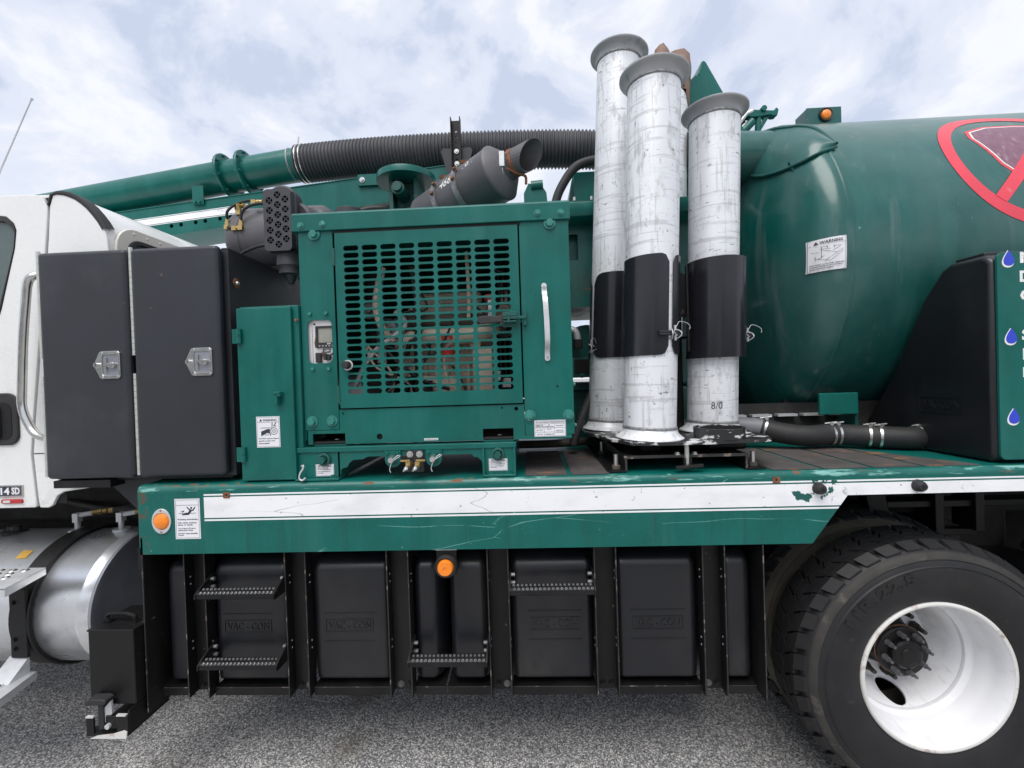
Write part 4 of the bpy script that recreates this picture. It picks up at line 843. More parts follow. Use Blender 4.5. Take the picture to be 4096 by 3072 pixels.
# ================================================================== ENGINE seen through the slots
eg = thing('engine', (-.4, .55, 1.462), 'beige diesel engine half hidden inside the green slotted enclosure', 'engine')
MB().box(-.60, -.16, .34, .78, 1.47, 1.92).build('block', 'engine_paint', eg, bevel=.02)
MB().box(-.58, -.18, .38, .74, 1.92, 2.06).build('cylinder_head', 'engine_paint', eg, bevel=.02)
MB().box(-.55, -.22, .42, .70, 2.06, 2.13).build('rocker_cover', 'engine_paint', eg, bevel=.02)
for k in range(4): MB().cyl((-.54+.1*k, .34, 1.84), (-.54+.1*k, .26, 1.86), .026, n=14).build('intake_port', 'engine_paint', eg)
MB().tube(bez([(-.60, .28, 1.88), (-.45, .25, 1.90), (-.25, .25, 1.90), (-.12, .30, 1.96), (-.10, .36, 2.1)]), .038, 14).build('manifold', 'engine_paint', eg)
for k in range(9): MB().box(-.59+.05*k, -.575+.05*k, .315, .34, 1.52, 1.78).build('rib', 'engine_paint', eg, bevel=.003)
MB().box(-.50, -.30, .24, .34, 1.56, 1.72).build('injection_pump', 'engine_paint', eg, bevel=.015)
MB().cyl((-.56, .27, 1.56), (-.56, .27, 1.72), .045, n=18).build('oil_filter', 'black_gloss', eg)
MB().cyl((-.47, .22, 1.58), (-.47, .22, 1.70), .04, n=18).build('fuel_filter', 'rubber', eg)
MB().cyl((-.35, .20, 1.80), (-.35, .20, 1.835), .028, n=16).build('oil_filler', 'red_plastic', eg)
MB().box(-.375, -.325, .172, .176, 1.872, 1.892).build('oil_label', 'red_plastic', eg)
lettering(eg, .172, [('OIL', -.36, -.34, 1.877, 1.888)], 'letter_white')
MB().cyl((-.16, .20, 2.04), (-.16, .20, 2.062), .026, n=16).build('filler_cap', 'red_plastic', eg)
MB().cyl((-.16, .20, 1.96), (-.16, .20, 2.04), .018, n=14).build('filler_neck', 'stainless', eg)
MB().tube(bez([(-.63, .20, 2.20), (-.66, .19, 2.05), (-.64, .18, 1.95), (-.60, .22, 1.88)]), .016, 10).build('pale_hose', 'engine_paint', eg)
MB().tube(bez([(-.70, .25, 1.55), (-.62, .2, 1.62), (-.55, .2, 1.60), (-.48, .25, 1.5)]), .02, 10).build('black_hose', 'rubber', eg)
MB().tube(bez([(-.50, .2, 2.20), (-.48, .2, 2.0), (-.5, .24, 1.8), (-.48, .26, 1.55)]), .014, 10).build('wiring_loom', 'rubber', eg)
MB().tube(bez([(-.26, .22, 2.26), (-.255, .22, 2.05), (-.26, .22, 1.97)]), .009, 8).build('dipstick_tube', 'engine_paint', eg)
MB().box(-.25, -.16, .23, .33, 1.60, 1.84).build('starter_bracket', 'engine_paint', eg, bevel=.01)
for k in range(7): MB().box(-.155+.022*k, -.148+.022*k, .30, .46, 1.62, 2.24).build('radiator_fin', 'black_steel', eg)
MB().box(-.16, .02, .46, .50, 1.6, 2.26).build('radiator_core', 'grime', eg)
MB().cyl((-.13, .16, 1.69), (-.13, .16, 1.73), .02, n=14).build('hose_clamp_joint', 'stainless', eg)
MB().box(-.118, -.082, .19, .195, 1.66, 1.70).build('plate', 'panel_white', eg)
MB().cyl((-.72, .35, 1.5), (-.72, .35, 2.2), .05, n=14).build('support_post', 'grime', eg)
MB().box(-.70, -.66, .3, .304, 1.66, 1.9).build('rating_strip', 'panel_white', eg)
for k in range(6): bolt(eg, (-.5+.07*k, .335, 1.50), .011, 'engine_paint')

random.seed(11)
for k in range(16):
    x = random.uniform(-.72, -.10); z = random.uniform(1.56, 2.2); y = random.uniform(.14, .24)
    pts_ = [(x, y, z)]
    for q in range(3): pts_.append((pts_[-1][0]+random.uniform(-.14, .14), y+random.uniform(-.02, .04), pts_[-1][2]-random.uniform(.03, .16)))
    MB().tube(bez(pts_, 5), random.choice((.005, .008, .012)), 8).build('engine_hose', random.choice(('rubber', 'rubber', 'engine_paint', 'galv', 'black_gloss')), eg)
for k, (x, z, r) in enumerate(((-.66, 1.70, .085), (-.62, 1.93, .05), (-.70, 2.02, .04))):
    MB().lathe([(0, -.02), (r*.3, -.02), (r*.35, 0), (r*.8, .0), (r, -.01), (r, .004), (r*.9, .012), (r, .02), (r, .03)], (x, .22, z), (0, 1, 0), 28).build('pulley', 'step_steel' if k else 'black_steel', eg)
for k in range(18):
    x = random.uniform(-.56, -.20); z = random.uniform(1.5, 2.05)
    MB().cyl((x, .34, z), (x, .322, z), random.choice((.008, .012, .016)), n=6).build('cap_screw', random.choice(('engine_paint', 'plated', 'step_steel')), eg)
for k in range(5): MB().box(-.58+.09*k, -.52+.09*k, .30, .345, 1.93, 2.0).build('exhaust_port', 'engine_paint', eg, bevel=.006)
MB().tube(bez([(-.6, .27, 1.96), (-.4, .26, 1.97), (-.2, .27, 1.96), (-.1, .33, 1.90)]), .03, 12).build('exhaust_manifold', 'tyre_dusty', eg)

# ================================================================== MUFFLER on the enclosure roof
mu = thing('muffler', (-.33, .7, 2.40), 'dark grey exhaust muffler with cut outlet lying on the green enclosure roof', 'muffler')
A = Vector((-.560, .770, 2.595)); B = Vector((-.115, .475, 2.715)); D = (B-A).normalized(); LN = (B-A).length; MR = .133
MB().lathe([(0, -.02), (.06, -.015), (MR-.01, .01), (MR, .03), (MR, LN-.012), (MR+.003, LN-.008), (MR+.003, LN+.002), (MR-.006, LN+.010), (.085, LN+.052), (.066, LN+.058), (.064, LN+.075), (0, LN+.075)], A, D, 48).build('shell', 'muffler', mu, sharp=50)
# outlet stack with slash-cut mouth
X, Y_, _ = frame(D); mb = MB(); n = 28; vs = []; P0 = B+D*.062+Vector((0.01, 0, .012))
DO = (D+Vector((.32, .08, .03))).normalized(); X, Y_, _ = frame(DO)
for k, t in enumerate((0, 1)):
    for rr in (.062, .058):
        for i in range(n):
            a = 2*PI*i/n; e = X*math.cos(a)+Y_*math.sin(a)
            ln = -.02 if t == 0 else .105+.055*(e.dot(Vector((-.2, .6, .8)).normalized()))
            vs.append(P0+DO*ln+e*rr*(1+.05*t))
for i in range(n):
    j = (i+1) % n
    mb.add([vs[i], vs[j], vs[2*n+j], vs[2*n+i]], [(0, 1, 2, 3)]); mb.add([vs[n+i], vs[n+j], vs[3*n+j], vs[3*n+i]], [(3, 2, 1, 0)]); mb.add([vs[2*n+i], vs[2*n+j], vs[3*n+j], vs[3*n+i]], [(0, 1, 2, 3)])
mb.build('outlet_pipe', 'muffler', mu)
MB().lathe([(.063, .0), (.067, .002), (.067, .020), (.063, .022)], P0, DO, 28).build('outlet_clamp', 'rust', mu)
mb = MB().obox(P0+X*.0+Vector((-.045, -.05, .0)), (.012, .012, .035)); mb.cyl(P0+Vector((-.045, -.05, -.03)), P0+Vector((-.045, -.05, -.07)), .005, n=6); mb.build('clamp_saddle', 'galv', mu)
mb = MB().tube(bez([P0+Vector((-.03, -.05, -.04)), P0+Vector((.03, -.03, -.062)), P0+Vector((.065, 0, -.062)), P0+Vector((.067, 0, -.10))]), .0065, 8); mb.build('clamp_bolt', 'rust', mu)
for t in (.19, .34):
    MB().lathe([(MR+.001, 0), (MR+.009, .002), (MR+.009, .028), (MR+.001, .03)], A+D*t, D, 48).build('strap', 'step_steel', mu)
    for k in range(5):
        a = R(200+k*16); x_, y_, _ = frame(D); e = x_*math.cos(a)+y_*math.sin(a)
        for s in (0, 1):
            pass
    sx_ = Vector((-D.y, D.x, 0)).normalized()
    side = sx_ if sx_.y < 0 else -sx_
    for ang in (8, 30, 62, 75):
        e = (side*math.cos(R(ang))+Vector((0, 0, 1))*math.sin(R(ang)))
        p = A+D*(t+.015)+e*(MR+.008)
        MB().cyl(p, p+e*.012+Vector((0, 0, .004)), .011, n=6).build('strap_bolt', 'rust', mu)
def mmap(x, z, h):
    e = (side*math.cos(z/MR)+Vector((0, 0, 1))*math.sin(z/MR)); p = A+D*x+e*(MR+h+.0004); return tuple(p)
mb = MB(); text_into(mb, '466', LN*.45, LN*.60, .020, .070, mmap, .0005); text_into(mb, '10/1', LN*.74, LN*.86, .050, .082, mmap, .0005); mb.build('chalk_marks', 'letter_white', mu)

# ================================================================== AIR CLEANER with perforated cap
ac = thing('air_cleaner', (-1.06, .3, 2.15), 'black plastic air cleaner with cross hole intake cap beside the enclosure', 'air cleaner')
PX0, PZ0, PY0 = -1.064, 2.413, .15
hl = []
for k in range(6): hl.append((PX0+.003, PZ0+.107-.0425*k))
for k in range(5): hl += [(PX0-.033, PZ0+.084-.0425*k), (PX0+.037, PZ0+.087-.0425*k)]
cap = MB().plate(rrect(PX0-.060, PX0+.061, PZ0-.133, PZ0+.133, .02, 5), [circ(a, b_, .0150, 14) for a, b_ in hl], 'xz', PY0, PY0+.012).build('intake_cap', 'plastic_grey', ac)
for a, b_ in hl:
    inst('hole_spoke', 'spoke', lambda m: (m.obox((0, .004, 0), (.0155, .003, .0017), Matrix.Rotation(R(42), 3, 'Y')), m.obox((0, .004, 0), (.0155, .003, .0017), Matrix.Rotation(R(-48), 3, 'Y')), m.cyl((0, .001, 0), (0, .007, 0), .0032, n=8)), 'plastic_grey', cap, (a, PY0, b_))
MB().box(PX0-.057, PX0+.058, PY0+.030, PY0+.032, PZ0-.13, PZ0+.13).build('cap_back', 'dark', ac)
cb = MB(); oc = rrect(PX0-.062, PX0+.066, PZ0-.158, PZ0+.165, .060, 8)
cb.prism(oc, 'xz', PY0+.033, PY0+.10); cb.build('cap_housing', 'plastic_grey', ac, bevel=.01)
mb = MB()
for (xa, xb, za, zb) in ((PX0-.060, PX0-.054, PZ0-.12, PZ0+.12), (PX0+.055, PX0+.061, PZ0-.12, PZ0+.12)): mb.box(xa, xb, PY0+.012, PY0+.034, za, zb)
mb.box(PX0-.05, PX0+.05, PY0+.012, PY0+.034, PZ0+.126, PZ0+.132); mb.box(PX0-.05, PX0+.05, PY0+.012, PY0+.034, PZ0-.132, PZ0-.126); mb.build('cap_wall', 'plastic_grey', ac)
mb = MB().lathe([(0, 0), (.085, .0), (.095, .01), (.095, .10), (.11, .11), (.11, .125), (.10, .135), (.10, .42), (0, .43)], (PX0+.03, PY0+.07, PZ0+.01), (.25, 1, 0), 36); mb.build('canister', 'plastic_grey', ac, sharp=40)
for t in (.14, .24):
    MB().lathe([(.1005, 0), (.103, .002), (.103, .016), (.1005, .018)], Vector((PX0+.03, PY0+.07, PZ0+.01))+Vector((.25, 1, 0)).normalized()*t, (.25, 1, 0), 36).build('band', 'galv', ac)
MB().lathe([(.055, 0), (.058, -.05), (.050, -.06), (.050, -.085), (.028, -.09), (.012, -.125), (.0, -.126)], (PX0+.012, PY0+.075, PZ0-.135), (0, 0, 1), 24).build('dust_valve', 'plastic_grey', ac, sharp=40)
MB().tube(bez([(PX0+.04, .5, 2.44), (-.9, .55, 2.44), (-.80, .6, 2.43), (-.7, .65, 2.40)]), .055, 16).build('intake_pipe', 'plastic_grey', ac)

# ================================================================== BLACK AIR TANK with brass fittings
at = thing('air_tank', (-1.25, .52, 2.272), 'black round air tank with yellow brass fittings on top of tool cabinet', 'tank')
AZ, AR, AYc = 2.452, .165, .54
MB().lathe([(0, -.10), (.05, -.096), (.10, -.08), (.14, -.045), (AR, .0), (AR, .40), (.14, .44), (0, .49)], (-1.425, AYc, AZ), (1, 0, 0), 40).build('shell', 'muffler', at, sharp=60)
MB().lathe([(AR+.001, .0), (AR+.004, .003), (AR+.001, .007)], (-1.40, AYc, AZ), (1, 0, 0), 40).build('weld_seam', 'muffler', at)
def fit(p, d):
    p = Vector(p); d = Vector(d).normalized(); mb = MB().cyl(p, p+d*.022, .0105, n=6); mb.cyl(p+d*.022, p+d*.036, .008, n=10); mb.obox(p-d*.006, (.011, .011, .011)); mb.build('brass_fitting', 'brass', at)
fit((-1.405, .41, 2.585), (1, -.2, .3)); fit((-1.315, .40, 2.60), (1, 0, .1)); fit((-1.46, .40, 2.49), (0, 0, 1)); fit((-1.375, .375, 2.475), (0, 0, 1)); fit((-1.40, .375, 2.468), (1, 0, 0)); fit((-1.40, .40, 2.56), (.1, -.3, 1))
MB().tube(bez([(-1.46, .40, 2.52), (-1.445, .385, 2.56), (-1.40, .40, 2.60), (-1.33, .42, 2.62), (-1.22, .45, 2.61)]), .006, 8).build('air_pipe', 'rubber', at)
MB().tube(bez([(-1.375, .375, 2.50), (-1.36, .37, 2.55), (-1.31, .385, 2.585), (-1.22, .42, 2.60)]), .007, 8).build('air_pipe', 'rubber', at)
MB().tube([(-1.445, .385, 2.478), (-1.42, .375, 2.472), (-1.395, .375, 2.47)], .009, 8).build('tee', 'rubber', at)
MB().tube(bez([(-1.42, .34, 2.30), (-1.3, .30, 2.335), (-1.2, .28, 2.35), (-1.1, .3, 2.35)]), .007, 8).build('air_pipe', 'rubber', at)
MB().box(-1.4, -1.1, .45, .62, 2.272, 2.30).build('saddle', 'black_steel', at)

# ================================================================== BOOM with suction pipe
bo_ = thing('boom', (-1.6, 1.2, 2.6), 'green boom arm with flanged suction pipe reaching over the white cab', 'boom')
MB().tube([(-3.6, 1.2, 2.925), (-2.0, 1.2, 3.128), (-1.40, 1.2, 3.196)], .104, 40).build('suction_pipe', 'green', bo_)
dp = Vector((1, 0, .125)).normalized()
for x in (-2.005, -1.865):
    c_ = Vector((x, 1.2, 3.128+(x+2.0)*.12))
    MB().lathe([(.104, 0), (.142, .001), (.144, .004), (.144, .015), (.142, .018), (.104, .019)], c_, dp, 40).build('flange', 'green', bo_)
    for k in range(8):
        a = 2*PI*k/8+.3; x_, y_, _ = frame(dp); p = c_+(x_*math.cos(a)+y_*math.sin(a))*.127
        MB().cyl(p-dp*.010, p+dp*.030, .0085, n=6).build('flange_bolt', 'green', bo_)
MB().lathe([(.105, 0), (.1075, .004), (.105, .01)], Vector((-1.545, 1.2, 3.181)), dp, 40).build('weld_seam', 'weld', bo_)
# box beam, front face punched
f1 = lambda x: 2.911+.088*(x+2.299); f0 = lambda x: 2.72+.098*(x+2.307)
bx0, bx1 = -3.6, -.45
hs = [circ(P_[0], f0(P_[0])+.055, .0135, 12) for P_ in ((-2.32, 0), (-2.255, 0), (-2.155, 0), (-2.09, 0), (-1.99, 0), (-1.92, 0))]
MB().plate([(bx0, f0(bx0)), (bx1, f0(bx1)), (bx1, f1(bx1)), (bx0, f1(bx0))], hs, 'xz', 1.09, 1.098).build('beam_face', 'green', bo_)
MB().prism([(bx0, f0(bx0)+.001), (bx1, f0(bx1)+.001), (bx1, f1(bx1)-.001), (bx0, f1(bx0)-.001)], 'xz', 1.13, 1.33).build('beam', 'green', bo_)
MB().prism([(bx0, f1(bx0)), (bx1, f1(bx1)), (bx1, f1(bx1)+.006), (bx0, f1(bx0)+.006)], 'xz', 1.085, 1.34).build('beam_top_plate', 'green', bo_)
MB().prism([(bx0, f0(bx0)-.006), (bx1, f0(bx1)-.006), (bx1, f0(bx1)), (bx0, f0(bx0))], 'xz', 1.085, 1.34).build('beam_bottom_plate', 'green', bo_)
for a_, b_ in ((-.062, -.066), (-.070, -.108), (-.112, -.116)):
    MB().prism([(bx0, f1(bx0)+b_), (-1.80, f1(-1.80)+b_), (-1.80, f1(-1.80)+a_), (bx0, f1(bx0)+a_)], 'xz', 1.0885, 1.09).build('stripe', 'white_stripe', bo_)
MB().box(-2.16, -2.085, 1.075, 1.083, 2.90, 3.02).build('pipe_bracket', 'green', bo_, bevel=.002)
for dx in (-.05, -.02): bolt(bo_, (-2.09+dx, 1.075, 2.915), .012, 'green')
MB().box(-1.06, -.88, 1.07, 1.085, 2.965, 3.035).build('stop_plate', 'green', bo_); bolt(bo_, (-1.03, 1.07, 3.0), .012, 'plated')
# pivot head: round cover plate over two cheeks with a pin
MB().lathe([(0, .032), (.144, .032), (.171, .023), (.174, .011), (.174, -.013), (.160, -.015), (0, -.011)], (-.698, .90, 2.896), (0, 0, 1), 48).build('pivot_cover', 'green', bo_, sharp=40)
for xa in (-.785, -.640): MB().box(xa, xa+.024, .83, 1.02, 2.42, 2.884).build('pivot_cheek', 'green_dirty', bo_, bevel=.003)
MB().box(-.761, -.640, .90, .98, 2.42, 2.884).build('pivot_web', 'green_dirty', bo_, bevel=.003)
mb = MB().cyl((-.715, .90, 2.805), (-.715, .77, 2.805), .037, n=24); mb.cyl((-.715, .77, 2.805), (-.715, .745, 2.805), .026, n=18); mb.build('pivot_pin', 'green_dirty', bo_)
for dx, dz in ((.055, .03), (.055, -.045), (-.015, -.06)): bolt(bo_, (-.715+dx, .90, 2.805+dz), .010, 'green_dirty')
MB().tube(bez([(-.70, .89, 2.75), (-.72, .88, 2.70), (-.74, .88, 2.63)]), .004, 6).build('grease_line', 'rubber', bo_)

# hoses bundled behind the enclosure cap
hbn = thing('hydraulic_hose_bundle', (-.9, .95, 2.55), 'black hydraulic hoses lying behind the air cleaner under the boom', 'hoses')
for k, z in enumerate((2.70, 2.735, 2.76)):
    MB().tube(bez([(-1.15, .9, 2.55), (-1.0, .92, z-.03), (-.85, .95, z), (-.7, .98, z-.01), (-.5, 1.0, z-.12)]), .021, 10).build('hose', 'rubber', hbn)
MB().cyl((-1.01, .80, 2.62), (-1.01, .80, 2.70), .075, n=24).build('filter_head', 'plastic_grey', hbn, bevel=.004)

# ================================================================== CORRUGATED SUCTION HOSE
sh = thing('suction_hose', (-.4, 1.2, 2.9), 'thick grey black corrugated suction hose running behind the aluminium tubes', 'hose')
path = bez([(-1.50, 1.2, 3.187), (-1.1, 1.2, 3.205), (-.6, 1.2, 3.212), (-.1, 1.2, 3.206), (.45, 1.2, 3.178), (.85, 1.2, 3.12), (1.15, 1.2, 3.03)], 40)
L_ = [0]
for i in range(1, len(path)): L_.append(L_[-1]+(path[i]-path[i-1]).length)
tot = L_[-1]; pitch = .0232; pts = []; rad = []; s = 0; j = 0
while s < tot:
    while j < len(L_)-2 and L_[j+1] < s: j += 1
    t = (s-L_[j])/(L_[j+1]-L_[j]); pts.append(path[j].lerp(path[j+1], t)); ph = (s/pitch) % 1
    rad.append(.1125+.0065*math.sin(2*PI*ph)); s += pitch/8
MB().tube(pts, rad, 40).build('corrugated_wall', 'hose', sh, sharp=80)
for s in (.018, .045):
    MB().lathe([(.118, 0), (.1215, .002), (.1215, .006), (.118, .008)], path[0]+Vector((s, 0, s*.05)), (1, 0, .05), 48).build('clamp_band', 'stainless', sh)
c0 = path[0]+Vector((.02, -.02, .118)); mb = MB().obox(c0, (.028, .012, .004)); mb.cyl(c0+Vector((-.02, 0, 0)), c0+Vector((-.012, 0, .055)), .006, n=8); mb.build('clamp_screw', 'galv', sh)

# ================================================================== HOSE GUIDE POST
hg = thing('hose_guide_post', (-.406, .98, 2.4), 'black punched steel channel post standing above the muffler', 'post')
hs = [circ(-.406, 2.62+.034*k, .0075, 10) for k in range(19)]
MB().plate([(-.434, 2.40), (-.378, 2.40), (-.378, 3.30), (-.434, 3.30)], hs, 'xz', 1.0, 1.006).build('web', 'black_steel', hg)
for xa in (-.436, -.380): MB().box(xa, xa+.005, .968, 1.006, 2.40, 3.308).build('channel_flange', 'black_steel', hg)
for s in (-1, 1):
    MB().prism([(-.406+s*.030, 3.13), (-.406+s*.085, 3.135), (-.406+s*.098, 3.115), (-.406+s*.035, 2.88)], 'xz', 1.0, 1.006).build('saddle_wing', 'black_panel', hg)
for z in (3.11, 3.035):
    inst('bolt', 'hgb', lambda m: (m.plate(circ(0, 0, .015, 14), [circ(0, 0, .008, 10)], 'xz', -.004, 0), m.cyl((0, -.001, 0), (0, -.009, 0), .008, n=6)), 'plated', hg, (-.406, .999, z))

# ================================================================== HYDRAULIC TANK AND PUMP behind the tubes
ht = thing('hydraulic_oil_tank', (.65, 1.0, 1.312), 'dark green oil reservoir between the engine enclosure and aluminium tubes', 'tank')
MB().plate([(.12, 2.075), (1.05, 2.075), (1.05, 2.56), (.12, 2.56)], [rrect(.15, .285, 2.33, 2.47, .008)], 'xz', .70, .706).build('face', 'green_dirty', ht)
MB().box(.12, 1.05, .76, 1.35, 2.085, 2.55).build('body', 'green_dirty', ht, bevel=.01)
mb = MB(); mb.prism([(.58, 2.60), (.62, 2.605), (1.3, 2.605), (1.3, 2.52), (.62, 2.515), (.59, 2.53), (.575, 2.56)], 'yz', .10, 1.05); mb.build('top_rail', 'green', ht, bevel=.006)
MB().box(.30, .62, .95, 1.30, 2.73, 2.925).build('valve_box', 'green', ht, bevel=.006)
MB().prism([(.265, 2.72), (.33, 2.72), (.30, 2.92), (.29, 2.88)], 'xz', .98, 1.25).build('valve_cheek', 'green_dirty', ht)
MB().box(.22, .70, .9, 1.32, 2.60, 2.735).build('valve_base', 'green_dirty', ht)
for x in (.30, .40): MB().cyl((x, .93, 2.735), (x, .93, 2.765), .008, n=8).build('stud', 'plated', ht)
MB().prism([(.0, 2.60), (.15, 2.60), (.135, 2.80), (.11, 2.84), (.07, 2.845), (.03, 2.86), (.0, 2.80)], 'xz', .92, 1.0).build('link_plate', 'green', ht, bevel=.004)
MB().cyl((.045, .93, 2.842), (.115, .93, 2.846), .03, n=12).build('link_boss', 'green', ht)
MB().tube(bez([(.175, .9, 2.60), (.185, .9, 2.721), (.229, .9, 2.827), (.314, .9, 2.932), (.437, .9, 2.966), (.56, .9, 2.96)]), .026, 14).build('return_hose', 'rubber', ht)
MB().tube([(.2, 1.1, 2.80), (.5, 1.1, 2.80)], .016, 10).build('pipe', 'grime', ht)
pm = thing('vacuum_pump', (.45, .95, 1.312), 'dark green pump and mounts in shade behind the leftmost aluminium tube', 'pump')
MB().box(.2, 1.0, .85, 1.5, 1.315, 1.62).build('base', 'green_dirty', pm, bevel=.01)
MB().box(.22, .60, .80, 1.4, 1.62, 1.66).build('mount_plate', 'green_dirty', pm)
MB().cyl((.33, .8, 1.84), (.33, 1.5, 1.84), .15, n=28).build('casing', 'green_dirty', pm, bevel=.01)
MB().box(.235, .345, .74, .80, 1.69, 1.80).build('bracket', 'green_dirty', pm, bevel=.004)
MB().box(.25, .33, .73, .745, 1.715, 1.79).build('bracket_window', 'dark', pm)
bolt(pm, (.29, .738, 1.705), .012, 'green_dirty')
MB().tube(bez([(.19, .72, 1.93), (.23, .72, 1.955), (.26, .72, 1.94), (.27, .72, 1.89)]), .02, 12).build('elbow', 'galv', pm)
MB().cyl((.272, .72, 1.90), (.272, .72, 1.85), .025, n=8).build('nut', 'grime', pm)
MB().cyl((.45, .70, 1.70), (.45, 1.2, 1.70), .055, n=18).build('pulley', 'grime', pm)
MB().box(.6, 1.0, .95, 1.5, 1.62, 2.05).build('blower', 'green_dirty', pm, bevel=.03)
hh = thing('hydraulic_hose', (.27, .5, 1.312), 'black hose with steel end sloping behind the enclosure corner', 'hose')
MB().tube([(.39, .54, 1.745), (.335, .52, 1.650)], .032, 14).build('ferrule', 'galv', hh)
MB().tube(bez([(.345, .522, 1.668), (.287, .5, 1.564), (.235, .47, 1.46), (.20, .45, 1.36)]), .023, 12).build('rubber_hose', 'rubber', hh)
tag(MB().tube(bez([(-.1, .62, 1.345), (.1, .62, 1.345), (.3, .66, 1.347), (.56, .75, 1.35), (.8, .85, 1.35)]), .021, 12).build('deck_hose', 'tyre_dusty'), 'brown dusty hose lying along the deck behind the tube rack', 'hose')

# ================================================================== ALUMINIUM SUCTION TUBES
TR = .1055
GRP = 'aluminium suction tubes in the rack'
def al_tube(base, top, label, flare=True):
    base, top = Vector(base), Vector(top); d = (top-base).normalized(); ln = (top-base).length
    t = thing('suction_tube', base, label, 'tube', GRP)
    MB().lathe([(TR-.005, .02), (TR-.005, 0), (TR, 0), (TR, ln), (TR-.005, ln), (TR-.005, .02)], base+d*.0, d, 56).build('wall', 'aluminium', t, sharp=50)
    MB().lathe([(TR+.001, .040), (TR+.004, .034), (TR+.008, .024), (TR+.017, .013), (TR+.030, .006), (TR+.033, .003), (TR+.033, .0), (TR-.004, .0)], base, d, 56).build('base_flare', 'aluminium', t, sharp=60)
    MB().lathe([(TR, .037), (TR+.0045, .040), (TR+.0045, .047), (TR, .051)], base, d, 56).build('weld_bead', 'weld', t)
    if flare:
        MB().lathe([(TR+.001, -.042), (TR+.003, -.030), (TR+.008, -.020), (TR+.019, -.011), (TR+.031, -.007), (TR+.034, -.004), (TR+.034, .002), (TR+.026, .004), (TR-.004, -.03)], top, d, 56).build('top_flare', 'aluminium_flare', t, sharp=60)
        MB().lathe([(TR, -.050), (TR+.005, -.046), (TR+.005, -.039), (TR, -.036)], top, d, 56).build('weld_bead', 'weld', t)
    return t, d
PZ = 1.4325
T1, d1 = al_tube((.390, .50, PZ), (.492, .50, 3.272), 'tallest aluminium tube, leftmost in the rack beside the enclosure')
T2, d2 = al_tube((.491, .145, PZ), (.552, .145, 2.918), 'nearest aluminium tube at the front of the rack, with slit clamp')
T3, d3 = al_tube((.815, .31, PZ), (.864, .31, 2.856), 'shortest aluminium tube at the right of the rack')
T4, d4 = al_tube((.725, .80, PZ), (.838, .80, 3.36), 'rear aluminium tube with a brown bag over its top', False)
# black tape band on the rear tube
MB().lathe([(TR+.0005, 0), (TR+.0025, .003), (TR+.0025, .082), (TR+.0005, .085)], Vector((.725, .80, PZ))+d4*1.80, d4, 56).build('tape_band', 'black_gloss', T4)
# handwritten mark on the short tube
def tmap(base, d):
    def f(x, z, h):
        a = x/TR; e = Vector((math.sin(a), -math.cos(a), 0)); return tuple(Vector(base)+d*z+e*(TR+h+.0004))
    return f
mb = MB(); text_into(mb, '8/0', -.045, .0, .105, .135, tmap((.815, .31, PZ), d3), .0004); mb.build('handwriting', 'ink', T3)
# brown bag
random.seed(3)
mb = MB(); rings = []; n = 26; prof = [(.1075, -.24), (.1080, -.14), (.1085, -.06), (.112, .0), (.104, .055), (.075, .085), (.03, .075), (0.001, .06)]
vs = []
for k, (r, z) in enumerate(prof):
    for i in range(n):
        a = 2*PI*i/n; w_ = (1+.07*math.sin(3*a+k*.8)+.05*math.sin(7*a+k*1.7)) if k > 3 else 1; lift = (.045*math.sin(2*a+.9)+.03*math.sin(5*a+1)) if k >= 4 else (.03*math.sin(3*a) if k == 0 else 0)
        if k == 0: lift += .16*max(0, -math.sin(a+.4))
        p = Vector((.838, .80, 3.365))+d4*(z+lift); rr = r*(w_ if k > 1 else 1+.012*(1+math.sin(6*a))); vs.append((p.x+rr*math.cos(a), p.y+rr*math.sin(a), p.z))
fs = [(k*n+i, k*n+(i+1) % n, (k+1)*n+(i+1) % n, (k+1)*n+i) for k in range(len(prof)-1) for i in range(n)]
mb.add(vs, fs); tag(mb.build('bag', 'bag', sharp=70), 'crumpled brown bag pulled over the top of the rear tube', 'bag')

# ================================================================== TUBE RACK
rk = thing('tube_rack', (.62, .4, 1.312), 'black steel rack stand with base plate, post and clamps for the tubes', 'rack')
mb = MB().box(.365, .835, .035, .70, 1.368, 1.376); mb.build('stand_top', 'black_steel', rk)
for xa in (.365, .828): MB().box(xa, xa+.007, .035, .70, 1.314, 1.368).build('stand_leg', 'black_steel', rk)
for xa, xb in ((.295, .365), (.835, .905)): MB().box(xa, xb, .030, .70, 1.3142, 1.321).build('stand_foot', 'black_steel', rk)
for y in (.07, .42):
    for x in (.335, .872):
        MB().cyl((x, y, 1.321), (x, y, 1.335), .017, n=6).build('anchor_nut', 'tyre_dusty', rk); MB().cyl((x, y, 1.33), (x, y, 1.378), .0085, n=10).build('anchor_stud', 'plated', rk)
MB().box(.36, .838, .0335, .035, 1.366, 1.3775).build('worn_edge', 'edge_wear', rk); MB().box(.3635, .372, .0335, .035, 1.316, 1.366).build('worn_edge', 'edge_wear', rk); MB().box(.828, .8365, .0335, .035, 1.316, 1.366).build('worn_edge', 'edge_wear', rk)
MB().box(.44, .76, .22, .68, 1.376, 1.4175).build('turntable', 'black_steel', rk, bevel=.004)
MB().cyl((.50, .15, 1.385), (.50, .21, 1.385), .038, n=20).build('roller', 'grime', rk)
MB().cyl((.72, .13, 1.392), (.88, .16, 1.392), .020, n=14).build('roller', 'black_steel', rk)
mb = MB().cyl((.602, .03, 1.415), (.602, .03, 1.335), .009, n=10); mb.build('lock_bolt', 'plated', rk)
mb = MB().obox((.605, .015, 1.334), (.052, .009, .006), Matrix.Rotation(R(-4), 3, 'Y')); mb.box(.588, .594, .02, .04, 1.336, 1.366); mb.box(.612, .618, .02, .04, 1.336, 1.366); mb.build('lock_handle', 'black_steel', rk, bevel=.002)
